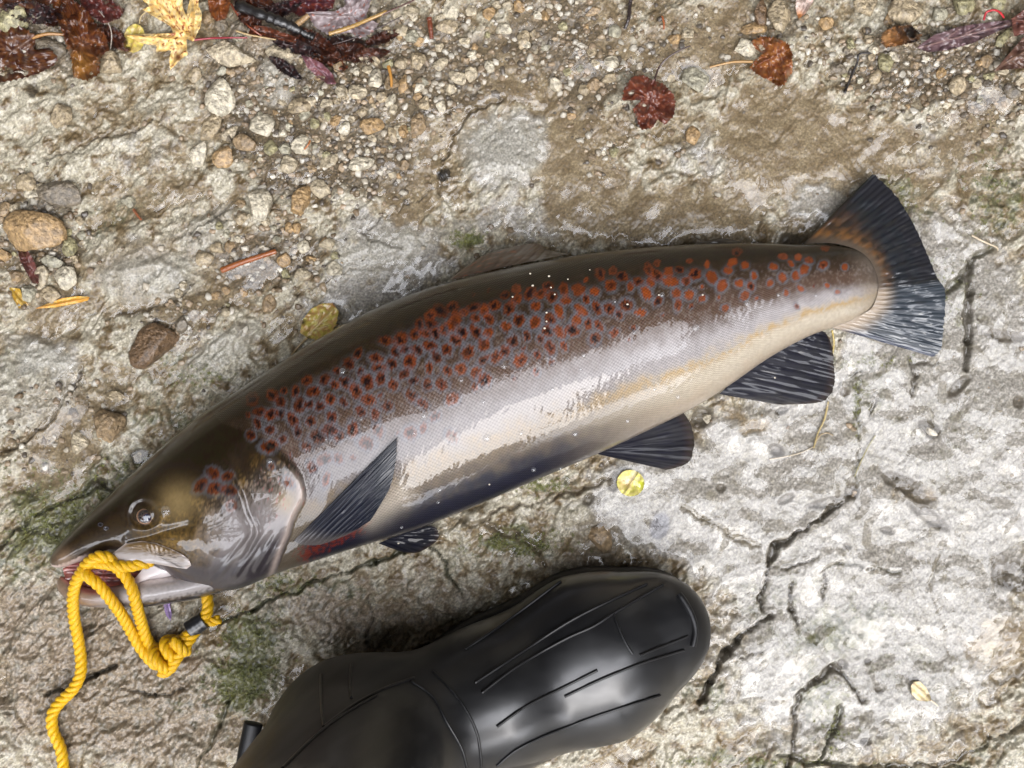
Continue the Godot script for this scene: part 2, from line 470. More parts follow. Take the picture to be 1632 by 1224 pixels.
	# blocks of bedrock that stand proud of the silt
	for p in [[205, 415, 86, 30, -12, 0.0028, 1], [238, 446, 84, 40, -8, 0.0040, 3], [60, 560, 66, 22, 20, 0.0028, 3], [40, 625, 90, 60, -20, 0.0022, 3], [330, 365, 50, 24, -40, 0.0022, 3], [440, 130, 34, 38, 10, 0.0024, 3], [800, 235, 70, 60, 0, 0.0028, 3], [610, 405, 90, 34, -20, 0.0022, 3], [350, 560, 80, 24, -35, 0.0024, 3]]:
		stamp_disc(p[0], p[1], p[2], p[3], p[4], -p[5], Color(0.56, 0.53, 0.44) if p[6] == 3 else Color(0.34, 0.26, 0.15), 0.55)
	# pits and holes
	for p in [[1120, 664, 16, 22, 30, 0.006], [1482, 684, 20, 13, 35, 0.007], [1358, 782, 13, 15, 0, 0.007], [1238, 718, 14, 10, 20, 0.005], [938, 796, 9, 13, 30, 0.004], [978, 768, 9, 17, 10, 0.004], [1440, 770, 40, 14, 20, 0.004], [1460, 790, 30, 10, 30, 0.003], [1480, 822, 44, 12, 35, 0.003], [1530, 615, 26, 10, -45, 0.003], [1415, 846, 14, 6, 10, 0.004], [1600, 535, 36, 10, 10, 0.003], [1622, 640, 10, 12, 0, 0.004], [1595, 910, 18, 26, 0, 0.004], [1620, 920, 22, 28, 0, 0.005], [1345, 1060, 10, 8, 40, 0.005], [1385, 1056, 6, 5, 0, 0.004], [1235, 1120, 8, 4, 0, 0.004], [1378, 1180, 9, 6, 0, 0.005], [1320, 800, 38, 9, -10, 0.003], [1252, 795, 16, 8, -30, 0.003], [1245, 655, 12, 6, -20, 0.003], [1347, 625, 8, 8, 0, 0.003], [1400, 1100, 8, 5, 30, 0.003], [1148, 778, 8, 8, 0, 0.003], [1350, 870, 7, 4, 30, 0.003], [705, 280, 10, 8, 0, 0.003], [1262, 382, 22, 13, 10, 0.004], [160, 770, 14, 10, 0, 0.005], [222, 728, 16, 14, 0, 0.004], [55, 146, 8, 14, 0, 0.003]]:
		stamp_disc(p[0], p[1], p[2], p[3], p[4], p[5] * 0.8, mud.lerp(Color(0.2, 0.16, 0.11), rng.randf() * 0.6), 0.75)
	# the hollow round the oval stone and the bare patch by the toe
	stamp_disc(950, 862, 42, 44, 0, 0.003, Color(0.22, 0.17, 0.105), 0.6)
	stamp_disc(930, 900, 56, 24, -10, 0.002, Color(0.24, 0.185, 0.12), 0.7)
	stamp_disc(1052, 838, 15, 24, 20, 0.0004, Color(0.13, 0.14, 0.2), 0.7)

func bed_mesh() -> ArrayMesh:
	var v := PackedVector3Array()
	var n := PackedVector3Array()
	v.resize(nx * nz)
	n.resize(nx * nz)
	for iz in nz:
		for ix in nx:
			var i := iz * nx + ix
			v[i] = Vector3(gxs[ix], gh[i], gzs[iz])
			var xa := maxi(ix - 1, 0)
			var xb := mini(ix + 1, nx - 1)
			var za := maxi(iz - 1, 0)
			var zb := mini(iz + 1, nz - 1)
			n[i] = Vector3(-(gh[iz * nx + xb] - gh[iz * nx + xa]) / (gxs[xb] - gxs[xa]), 1.0, -(gh[zb * nx + ix] - gh[za * nx + ix]) / (gzs[zb] - gzs[za])).normalized()
	var idx := PackedInt32Array()
	idx.resize((nx - 1) * (nz - 1) * 6)
	var k := 0
	for iz in nz - 1:
		for ix in nx - 1:
			var a := iz * nx + ix
			idx[k] = a
			idx[k + 1] = a + 1
			idx[k + 2] = a + nx
			idx[k + 3] = a + 1
			idx[k + 4] = a + nx + 1
			idx[k + 5] = a + nx
			k += 6
	return mesh_of(v, n, idx, gc)

func water_mesh() -> ArrayMesh:
	# the film of water: level in the hollows, drawn up a little where it meets stone
	var n_rip := mk(31, 16.0, 2)
	var st := 2
	var wx := NXI / st
	var wz := NZI / st
	var v := PackedVector3Array()
	var n := PackedVector3Array()
	var used := PackedByteArray()
	v.resize(wx * wz)
	n.resize(wx * wz)
	used.resize(wx * wz)
	var lev := PackedFloat32Array()
	lev.resize(wx * wz)
	for iz in wz:
		for ix in wx:
			var i := (iz * st + PAD) * nx + ix * st + PAD
			var x := PX0 + ix * st * D
			var z := PZ0 + iz * st * D
			var l := gw[i] + 0.00012 * n_rip.get_noise_2d(x, z)
			var depth := l - gh[i]
			l += 0.0007 * exp(-depth / 0.0007) if depth > 0.0 else 0.0
			l = lerpf(minf(l, gh[i] - 0.0006), l, smooth(0.0001, 0.0008, depth))
			lev[iz * wx + ix] = l
			v[iz * wx + ix] = Vector3(x, l, z)
			used[iz * wx + ix] = 1 if l > gh[i] - 0.0006 else 0
	for iz in wz:
		for ix in wx:
			var xa := maxi(ix - 1, 0)
			var xb := mini(ix + 1, wx - 1)
			var za := maxi(iz - 1, 0)
			var zb := mini(iz + 1, wz - 1)
			n[iz * wx + ix] = Vector3(-(lev[iz * wx + xb] - lev[iz * wx + xa]) / ((xb - xa) * st * D), 1.0, -(lev[zb * wx + ix] - lev[za * wx + ix]) / ((zb - za) * st * D)).normalized()
	var idx := PackedInt32Array()
	for iz in wz - 1:
		for ix in wx - 1:
			var a := iz * wx + ix
			if used[a] | used[a + 1] | used[a + wx] | used[a + wx + 1]:
				idx.append_array([a, a + 1, a + wx, a + 1, a + wx + 1, a + wx])
	return mesh_of(v, n, idx)
# ---------------------------------------------------------------- the trout
const GILL := [300, 620, 322, 640, 352, 674, 393, 688, 415, 700, 437, 713, 454, 726, 470, 744, 481, 761, 487, 781, 487, 797, 476, 816, 468, 834, 464, 852, 452, 880, 430, 940, 424, 980]
const CHEEK := [330, 680, 340, 690, 352, 720, 371, 757, 388, 790, 395, 816, 406, 838, 406, 852, 395, 878, 384, 894, 365, 930, 340, 960]
var gill_a := []
var cheek_a := []
var body_st := []
var gill_pts := []
var spots_at := {}
var n_skin: FastNoiseLite
var n_skin2: FastNoiseLite
var n_film: FastNoiseLite

# stations: dorsal x, y, ventral x, y, thickness (cm), height of the middle (cm)
const BODY := [78, 893, 79, 896, 0.5, 2.3, 82, 884, 84, 903, 1.3, 2.35, 95, 866, 101, 904, 2.1, 2.4, 130, 829, 142, 892, 3.1, 2.5, 171, 791, 198, 890, 4.2, 2.6, 215, 750, 250, 905, 5.2, 2.8, 262, 708, 312, 938, 6.1, 3.2, 320, 661, 375, 940, 6.9, 3.6, 385, 617, 441, 914, 7.5, 3.9, 450, 575, 505, 893, 8.0, 4.1, 520, 532, 580, 869, 8.4, 4.25, 600, 490, 660, 845, 8.6, 4.35, 680, 460, 740, 814, 8.6, 4.35, 760, 438, 820, 780, 8.4, 4.3, 840, 421, 895, 748, 8.0, 4.15, 920, 407, 965, 718, 7.5, 3.95, 1000, 397, 1035, 685, 6.8, 3.7, 1080, 391, 1100, 653, 6.0, 3.4, 1150, 388, 1160, 616, 5.2, 3.0, 1215, 388, 1225, 571, 4.4, 2.7, 1275, 390, 1285, 538, 3.6, 2.4, 1320, 391, 1330, 521, 2.9, 2.15, 1352, 394, 1364, 509, 2.1, 2.05, 1377, 402, 1388, 497, 1.4, 2.05, 1396, 424, 1401, 480, 0.8, 2.05, 1406, 446, 1408, 462, 0.3, 2.05]
const JAW := [97, 918, 90, 928, 0.6, 1.5, 106, 920, 93, 942, 1.3, 1.5, 122, 930, 110, 958, 1.9, 1.55, 150, 938, 140, 967, 2.3, 1.6, 181, 934, 180, 969, 2.6, 1.65, 216, 925, 222, 968, 3.0, 1.8, 250, 919, 260, 964, 3.5, 2.0, 290, 913, 302, 957, 4.0, 2.3, 320, 905, 345, 947, 4.4, 2.5, 345, 900, 385, 934, 3.6, 2.6, 360, 900, 400, 925, 1.0, 2.6]
const SPOT_A := [1250, 735, 1380, 740, 1510, 725, 1600, 745, 1445, 760, 1320, 770, 1560, 780, 1115, 785, 1170, 760, 1215, 790, 1260, 825, 1390, 805, 1475, 810, 1510, 820, 1330, 825, 1045, 850, 1120, 845, 1210, 870, 1395, 890, 1470, 895, 1310, 900, 1580, 855, 1020, 905, 1085, 900, 1145, 900, 925, 935, 985, 945, 1195, 925, 1265, 940, 835, 945, 1110, 980, 1215, 1000, 1345, 1015, 1445, 970, 820, 1000, 900, 1015, 960, 1000, 1030, 1000, 1520, 1040, 1150, 1050, 660, 1025, 700, 1065, 775, 1055, 870, 1090, 985, 1075, 1020, 1070, 1440, 1060, 610, 1085, 795, 1115, 1105, 1110, 950, 1150, 1215, 1130, 1300, 1120, 1395, 1140, 680, 1140, 600, 1140, 805, 1180, 720, 1195, 455, 1185, 590, 1210, 1095, 1215, 350, 1190, 520, 1215, 880, 1215, 1620, 950]
const SPOT_B := [90, 620, 280, 605, 30, 690, 90, 690, 175, 650, 240, 655, 150, 690, 310, 675, 385, 630, 475, 630, 395, 695, 70, 745, 15, 780, 210, 730, 250, 740, 355, 765, 520, 685, 575, 640, 490, 755, 590, 740, 665, 745, 770, 725, 675, 600, 745, 545, 795, 610, 850, 580, 920, 585, 965, 540, 910, 505, 870, 465, 960, 465, 1045, 580, 1140, 575, 1000, 610, 895, 650, 965, 700, 1080, 650, 1090, 725, 1160, 660, 1030, 520, 1100, 505, 1160, 450, 1210, 435, 1195, 530, 1230, 490, 1270, 470, 1300, 550, 1350, 525, 1400, 510, 1320, 455, 1430, 455, 1505, 475, 1490, 525, 1365, 605, 1470, 590, 1540, 605, 1560, 540, 1455, 395, 610, 530, 570, 570, 685, 510, 105, 820, 205, 830, 300, 810, 460, 815, 535, 840, 600, 850, 30, 850, 65, 945, 155, 915, 360, 890, 285, 885, 240, 935, 435, 880, 380, 975, 300, 990, 575, 930, 855, 770, 20, 1005, 110, 1065, 210, 1140]
const SPOT_C := [715, 40, 805, 20, 1095, 65, 1180, 50, 510, 60, 590, 50, 650, 90, 910, 85, 1000, 125, 390, 90, 275, 90, 130, 115, 430, 185, 490, 145, 575, 160, 360, 175, 300, 185, 735, 145, 845, 185, 680, 215, 55, 220, 185, 225, 260, 265, 370, 280, 500, 260, 290, 345, 120, 330, 200, 390, 420, 370, 345, 435, 540, 365, 630, 325, 790, 335, 985, 350, 1065, 320, 715, 410, 380, 480, 455, 515, 540, 510, 375, 565, 465, 640, 40, 290, 1140, 250, 1245, 370, 1250, 140, 1450, 20, 770, 235, 125, 235, 185, 160]
const SPOT_D := [80, 680, 140, 615, 235, 620, 300, 640, 390, 670, 270, 700, 220, 735, 60, 780, 30, 740, 190, 660, 330, 600, 400, 560]
const SPOT_H := [1325, 605, 1245, 675, 1335, 695, 1420, 705, 1405, 620, 1430, 800]

func stations(flat: Array) -> Array:
	var out := []
	for i in range(0, flat.size(), 6):
		out.append([Vector2(flat[i], flat[i + 1]), Vector2(flat[i + 2], flat[i + 3]), Vector2(flat[i + 4], flat[i + 5]) * 0.01])
	return out

func loft_rings(st: Array, n: int) -> Array:
	var rings := []
	var a := st.map(func(s): return s[0])
	var b := st.map(func(s): return s[1])
	var c := st.map(func(s): return s[2])
	for i in n + 1:
		var t := float(i) / n
		rings.append([curve(a, t), curve(b, t), curve(c, t)])
	return rings

func body_dent(p: Vector2) -> float:
	# relief of head and gill cover, in metres
	if p.x > 540.0: return 0.0
	var h := 0.0
	var d := 1e9
	for i in gill_pts.size() - 1:
		d = minf(d, p.distance_to(Geometry2D.get_closest_point_to_segment(p, gill_pts[i], gill_pts[i + 1])))
	if p.x > at_y(gill_a, p.y): d = -d
	var low := smooth(915.0, 870.0, p.y) * smooth(400.0, 440.0, p.x + (p.y - 700.0) * 0.6)
	if d > 0.0: h += 0.0026 * smooth(0.0, 7.0, d) * smooth(100.0, 10.0, d) * low
	elif d > -34.0: h -= 0.0016 * (1.0 + d / 34.0) * low
	if p.y > 740.0 and p.y < 905.0:
		var e := p.x - at_y(cheek_a, p.y)
		var s := smooth(740.0, 775.0, p.y) * smooth(905.0, 880.0, p.y)
		h += (-0.0012 * bell(e - 3.0, 4.0) + 0.0010 * bell(e + 6.0, 6.0)) * s
	# rays of the gill membrane
	if p.y > 815.0:
		for k in 3:
			var l := Vector2(456 - k * 26, 826 + k * 12)
			var m := Vector2(408 - k * 34, 908 + k * 10)
			var q := p.distance_to(Geometry2D.get_closest_point_to_segment(p, l, m))
			h += (0.0005 * bell(q, 4.0) - 0.0005 * bell(q - 7.0, 4.0)) * smooth(840.0, 870.0, p.y)
	# eye socket, snout and cheek bones
	var r := p.distance_to(Vector2(229, 819))
	if r < 60.0:
		h += -0.0014 * bell(r - 18.0, 5.0) + 0.0009 * bell(r - 27.0, 7.0)
	h -= 0.0014 * bell(p.distance_to(Geometry2D.get_closest_point_to_segment(p, Vector2(205, 860), Vector2(300, 838))), 7.0)
	h += 0.0010 * bell(p.distance_to(Vector2(330, 850)), 40.0)
	h += 0.0007 * bell(p.distance_to(Geometry2D.get_closest_point_to_segment(p, Vector2(300, 770), Vector2(330, 880))), 16.0)
	return h

func roll(x: float) -> float:
	# the tail half lies rolled a little towards the belly
	return 0.075 * smooth(620.0, 1050.0, x)

func body_top(px: float, py: float) -> float:
	# height of the upper side of the body under a photograph pixel
	var p := Vector2(px, py)
	var best := 0.02
	var nearest := 1e9
	for k in range(0, body_rings.size(), 4):
		var r: Array = body_rings[k]
		var m: Vector2 = (r[0] + r[1]) * 0.5
		var half: Vector2 = (r[0] - r[1]) * 0.5
		var along := Vector2(-half.y, half.x).normalized()
		var off := absf((p - m).dot(along))
		var c := (p - m).dot(half) / half.length_squared()
		if off < nearest and absf(c) < 1.3:
			nearest = off
			c = clampf(c, -1.0, 1.0)
			best = r[2].y + r[2].x * 0.5 * pow(sqrt(1.0 - c * c), 0.92) + roll(px) * half.length() * S * c
	return best + body_dent(p)

var body_rings := []

func read_spots() -> void:
	var all := []
	for s in [[SPOT_A, 400, 300, 3.886], [SPOT_B, 800, 300, 3.886], [SPOT_C, 400, 600, 3.886], [SPOT_D, 1212, 250, 3.886], [SPOT_H, 0, 600, 3.886]]:
		for i in range(0, s[0].size(), 2):
			all.append(Vector2(s[1] + s[0][i] / s[3], s[2] + s[0][i + 1] / s[3]))
	var kept := []
	# small faint ones that fill the gaps, up to the back
	for i in 480:
		var x := rng.randf_range(395.0, 1350.0)
		var top := lerpf(lerpf(605.0, 432.0, smooth(400.0, 830.0, x)), 398.0, smooth(830.0, 1150.0, x)) + 22.0
		var wide := lerpf(lerpf(150.0, 175.0, smooth(420.0, 600.0, x)), 70.0, smooth(700.0, 1300.0, x))
		all.append(Vector2(x, top + rng.randf() * rng.randf_range(0.6, 1.0) * wide))
	var given := 0
	for p in all:
		given += 1
		var room := 15.0 if given < 256 else 18.0
		if kept.any(func(o): return o.distance_to(p) < room): continue
		kept.append(p)
		var deep := clampf(0.95 - (p.x - 420.0) / 1000.0 + rng.randf_range(-0.35, 0.35), 0.0, 1.0)
		var s := [p, lerpf(rng.randf_range(8.0, 11.6), rng.randf_range(6.4, 9.0), smooth(700.0, 1050.0, p.x)) * (1.0 if given < 256 else rng.randf_range(0.35, 0.7)), clampf(deep, 0.0, 1.0), rng.randf_range(0.75, 1.3), rng.randf() * TAU, rng.randf_range(0.55, 1.0)]
		if p.x > 1200.0: s[1] *= 0.9
		s[1] *= rng.randf_range(0.78, 1.22)
		if p.x < 400.0: s[2] = 0.85
		var key := Vector2i(int(p.x / 40.0), int(p.y / 40.0))
		if not spots_at.has(key): spots_at[key] = []
		spots_at[key].append(s)

func skin(p: Vector2, c: float, head: bool) -> Color:
	# colour of the skin, with some reflections painted in; c runs from -1 on the back to 1 on the belly
	var m := n_skin.get_noise_2d(p.x, p.y)
	var f := n_skin2.get_noise_2d(p.x, p.y)
	var q := c + 0.10 * m + 0.03 * f
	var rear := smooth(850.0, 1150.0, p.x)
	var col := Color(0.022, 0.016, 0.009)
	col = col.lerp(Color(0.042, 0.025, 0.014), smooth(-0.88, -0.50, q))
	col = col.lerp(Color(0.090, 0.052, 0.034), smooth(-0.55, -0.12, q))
	col = col.lerp(Color(0.17, 0.15, 0.145).lerp(Color(0.34, 0.315, 0.31), rear), smooth(-0.12, 0.28, q))  # silvery skin; its paler rear also paints in the sky reflection
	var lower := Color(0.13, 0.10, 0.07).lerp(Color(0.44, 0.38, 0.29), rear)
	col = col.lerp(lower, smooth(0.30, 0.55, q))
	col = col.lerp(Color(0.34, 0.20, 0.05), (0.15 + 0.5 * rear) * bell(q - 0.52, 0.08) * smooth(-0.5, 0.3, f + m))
	var belly := Color(0.018, 0.018, 0.028).lerp(Color(0.36, 0.29, 0.21), rear)  # front belly: dark reflection of the low horizon painted into the skin
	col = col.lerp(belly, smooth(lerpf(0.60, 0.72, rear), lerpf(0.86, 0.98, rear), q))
	if p.x < 520.0:
		var b := Color(0.018, 0.012, 0.007)
		b = b.lerp(Color(0.032, 0.020, 0.010), smooth(-0.55, -0.15, q))
		b = b.lerp(Color(0.095, 0.056, 0.016), smooth(-0.10, 0.25, q + 0.25 * f) * smooth(180.0, 270.0, p.x))
		b = b.lerp(Color(0.19, 0.11, 0.026), smooth(0.22, 0.5, f + m) * smooth(-0.3, 0.1, q) * smooth(200.0, 280.0, p.x) * 0.8)
		b = b.lerp(Color(0.020, 0.013, 0.008), smooth(0.2, 0.5, -f - 0.6 * m) * 0.7)
		b = b.lerp(Color(0.19, 0.165, 0.155), smooth(-0.08, 0.32, q + 0.2 * f) * smooth(300.0, 370.0, p.x + 30.0 * m))
		b = b.lerp(Color(0.30, 0.21, 0.09), 0.7 * bell(p.distance_to(Vector2(455, 800)), 18.0) + 0.8 * bell(p.distance_to(Vector2(285, 800)), 30.0))
		b = b.lerp(Color(0.05, 0.042, 0.045), smooth(0.50, 0.80, q))
		b = b.lerp(Color(0.62, 0.50, 0.45), smooth(0.62, 0.82, c + 0.1 * f) * smooth(155.0, 120.0, p.x))
		b = b.lerp(Color(0.20, 0.13, 0.08), 0.8 * bell(p.distance_to(Vector2(100, 890)), 16.0))
		# red flecks on the gill cover
		b = b.lerp(Color(0.25, 0.02, 0.01), 0.8 * smooth(0.35, 0.6, f) * smooth(400.0, 430.0, p.x) * bell(p.y - 790.0, 40.0))
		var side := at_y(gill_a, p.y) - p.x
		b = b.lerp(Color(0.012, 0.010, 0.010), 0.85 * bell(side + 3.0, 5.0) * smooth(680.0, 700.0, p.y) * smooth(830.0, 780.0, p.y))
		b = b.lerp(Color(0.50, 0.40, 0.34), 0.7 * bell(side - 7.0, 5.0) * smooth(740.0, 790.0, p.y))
		col = b if head else col.lerp(Color(0.13, 0.10, 0.065), smooth(500.0, 470.0, p.x) * smooth(0.05, 0.3, c) * 0.8)
	col = col.lerp(Color(0.13, 0.10, 0.075).lerp(Color(0.30, 0.24, 0.17), smooth(-0.2, 0.5, c)), 0.8 * smooth(1345.0, 1395.0, p.x + 12.0 * m))
	col = col.lerp(Color(0.18, 0.155, 0.14), 0.4 * smooth(0.15, 0.5, f + 0.4 * m) * smooth(-0.75, -0.4, c) * smooth(0.3, 0.0, c) * (0.0 if head else 1.0))
	# blood at the root of the breast fin
	var blood := p.distance_to(Geometry2D.get_closest_point_to_segment(p, Vector2(485, 884), Vector2(578, 834)))
	col = col.lerp(Color(0.20, 0.028, 0.014), 0.7 * smooth(11.0, 2.0, blood + 22.0 * f) * (1.0 if not head else 0.0))
	col = col.lerp(Color(0.48, 0.42, 0.34), 0.6 * bell(p.distance_to(Geometry2D.get_closest_point_to_segment(p, Vector2(590, 825), Vector2(640, 790))), 20.0))
	# the spots, each with a pale ring
	var k := Vector2i(int(p.x / 40.0), int(p.y / 40.0))
	for dx in [-1, 0, 1]:
		for dy in [-1, 0, 1]:
			var here = spots_at.get(k + Vector2i(dx, dy))
			if here == null: continue
			for s in here:
				var e: Vector2 = (p - s[0]).rotated(s[4])
				var r: float = Vector2(e.x * s[3], e.y / s[3]).length() / s[1] + 0.30 * f + 0.25 * m
				if r > 2.1: continue
				var strong: float = s[5] * smooth(-0.98, -0.62, c)
				col = col.lerp(Color(0.13, 0.132, 0.15), (0.6 if p.x > 400.0 else 0.3) * smooth(0.9, 1.05, r) * smooth(1.65, 1.2, r) * smooth(-0.8, -0.45, c))
				col = col.lerp(Color(0.275, 0.056, 0.009).lerp(Color(0.075, 0.014, 0.004), s[2] * 0.85), smooth(1.06, 0.78, r) * (0.45 + 0.5 * strong) * (0.86 + 0.3 * m))
				col = col.lerp(Color(0.012, 0.006, 0.005), smooth(0.66, 0.28, r + 0.25 * f) * smooth(0.12, 0.5, s[2]))
	var g := 1.0 + 0.16 * f + 0.10 * m
	return Color(col.r * g, col.g * g, col.b * g)

func loft(rings: Array, nt_top: int, nt_low: int, dents: bool, paint: Callable) -> Dictionary:
	var nu := rings.size()
	var nt := nt_top + nt_low
	var v := PackedVector3Array()
	var col := PackedColorArray()
	var uv := PackedVector2Array()
	var pix := PackedVector2Array()
	for i in nu:
		var r: Array = rings[i]
		var m: Vector2 = (r[0] + r[1]) * 0.5
		var half: Vector2 = (r[0] - r[1]) * 0.5
		for k in nt + 1:
			var th := PI * k / nt_top if k <= nt_top else PI + PI * (k - nt_top) / nt_low
			var s := sin(th)
			var c := cos(th)
			var p := m + half * c
			var y: float = r[2].y + r[2].x * 0.5 * signf(s) * pow(absf(s), 0.92)
			if dents: y += roll(p.x) * half.length() * S * c
			if s > 0.0:
				var fade := smooth(0.0, 0.25, s)
				if dents: y += body_dent(p) * fade
				y += 0.00012 * n_film.get_noise_2d(p.x, p.y) * (0.5 + smooth(-0.1, 0.35, n_skin.get_noise_2d(p.x + 300.0, p.y))) * fade * (0.35 if p.x < 470.0 else 1.0)
			v.append(spot(p.x, p.y, y))
			pix.append(p)
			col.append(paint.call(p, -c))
			uv.append(Vector2(float(i) / nu * 150.0, th / PI * 40.0))
	var idx := PackedInt32Array()
	for i in nu - 1:
		for k in nt:
			var a := i * (nt + 1) + k
			idx.append_array([a, a + nt + 1, a + 1, a + nt + 1, a + nt + 2, a + 1])
	var n := smooth_normals(v, idx)
	for i in nu:
		var a := i * (nt + 1)
		var j := (n[a] + n[a + nt]).normalized()
		n[a] = j
		n[a + nt] = j
	return {"v": v, "n": n, "c": col, "uv": uv, "idx": idx, "pix": pix}

func sheet(poly: Array, centre: Vector2, rings: int, around: int, top: Callable, paint: Callable, thick := 0.0004, ragged := 0.0) -> ArrayMesh:
	# a thin body with an outline in photograph pixels; top gives its height and paint its colour
	var edge := []
	var total := 0.0
	var n := poly.size()
	var lens := []
	for i in n:
		var l: float = poly[i].distance_to(poly[(i + 1) % n])
		lens.append(l)
		total += l
	var at := 0
	var done := 0.0
	for k in around:
		var want := total * k / around
		while at < n - 1 and done + lens[at] < want:
			done += lens[at]
			at += 1
		var e: Vector2 = poly[at].lerp(poly[(at + 1) % n], clampf((want - done) / maxf(lens[at], 0.001), 0.0, 1.0))
		if ragged > 0.0: e += (e - centre).normalized() * ragged * (noise_b.get_noise_2d(k * 9.0, centre.x) + (0.5 if k % 3 == 0 else -0.25))
		edge.append(e)
	var v := PackedVector3Array()
	var c := PackedColorArray()
	for layer in 2:
		for r in rings + 1:
			for k in around:
				var t := float(r) / rings
				var p: Vector2 = centre.lerp(edge[k], t)
				var h: float = top.call(p, t)
				v.append(spot(p.x, p.y, h - thick * layer))
				c.append(paint.call(p, t))
	var idx := PackedInt32Array()
	var base := (rings + 1) * around
	var turn := 0.0
	for k in around:
		turn += (edge[k] - centre).cross(edge[(k + 1) % around] - centre)
	for r in rings:
		for k in around:
			var a := r * around + k
			var b := r * around + (k + 1) % around
			var q := [a, a + around, b, b, a + around, b + around]
			if turn < 0.0: q = [a, b, a + around, b, b + around, a + around]
			idx.append_array(q)
			idx.append_array([q[0] + base, q[2] + base, q[1] + base, q[3] + base, q[5] + base, q[4] + base])
	var nrm := smooth_normals(v, idx)
	for k in around:
		var a := rings * around + k
		var b := rings * around + (k + 1) % around
		if turn < 0.0: idx.append_array([a, b, a + base, b, b + base, a + base])
		else: idx.append_array([a, a + base, b, b, a + base, b + base])
	return mesh_of(v, nrm, idx, c)

func fin(called: String, parent: Node, root: Array, tip: Array, h0: Array, h1: Array, rays: int, paint: Callable, m: Material, puff := 0.0, ridge := 0.00045, torn := 0.012, drape := false, wave := 0.0008) -> MeshInstance3D:
	# rays run from the root line to the tip line
	var na := rays * 6
	var nb := 26
	var v := PackedVector3Array()
	var c := PackedColorArray()
	for layer in 2:
		for i in na + 1:
			var a := float(i) / na
			var p: Vector2 = curve(root, a)
			var q: Vector2 = curve(tip, a)
			var ray := absf(sin(a * rays * PI))
			q += (q - p) * (torn * (noise_b.get_noise_1d(i * 23.0) + 0.6 * ray - 0.4))
			var ha: float = curve(h0, a)
			var hb: float = curve(h1, a)
			for k in nb + 1:
				var b := float(k) / nb
				var x := p.lerp(q, b)
				var fork := lerpf(ray, absf(sin(a * rays * 2.0 * PI)), smooth(0.45, 0.8, b))
				var h := lerpf(ha, hb, b)
				if drape: h = maxf(h, body_top(x.x, x.y) + 0.001 + 0.0025 * b)
				h += puff * sin(b * PI) * sin(a * PI) + ridge * (fork - 0.5) * smooth(0.0, 0.15, b) * (1.0 - 0.4 * b)
				h += wave * noise_a.get_noise_2d(a * 0.11 * rays / 12.0, b * 0.03 + root[0].x) * smooth(0.05, 0.3, b)
				v.append(spot(x.x, x.y, h - layer * lerpf(0.0016, 0.0005, b)))
				c.append(paint.call(a, b, fork))
	var idx := PackedInt32Array()
	var w := nb + 1
	var base := (na + 1) * w
	var turn: float = (tip[0] - root[0]).cross(root[root.size() - 1] - root[0])
	for i in na:
		for k in nb:
			var a := i * w + k
			var q := [a, a + 1, a + w, a + 1, a + w + 1, a + w]
			if turn < 0.0: q = [a, a + w, a + 1, a + 1, a + w, a + w + 1]
			idx.append_array(q)
			idx.append_array([q[0] + base, q[2] + base, q[1] + base, q[3] + base, q[5] + base, q[4] + base])
	var nrm := smooth_normals(v, idx)
	var rim := []
	for i in na + 1: rim.append(i * w + nb)
	for k in range(nb - 1, -1, -1): rim.append(na * w + k)
	var rim0 := []
	for k in nb + 1: rim0.append(k)
	for l in [rim0, rim]:
		for i in l.size() - 1:
			var a: int = l[i]
			var b: int = l[i + 1]
			if turn < 0.0: idx.append_array([a, b, a + base, b, b + base, a + base])
			else: idx.append_array([a, a + base, b, b, a + base, b + base])
	return put(called, mesh_of(v, nrm, idx, c), m, parent)

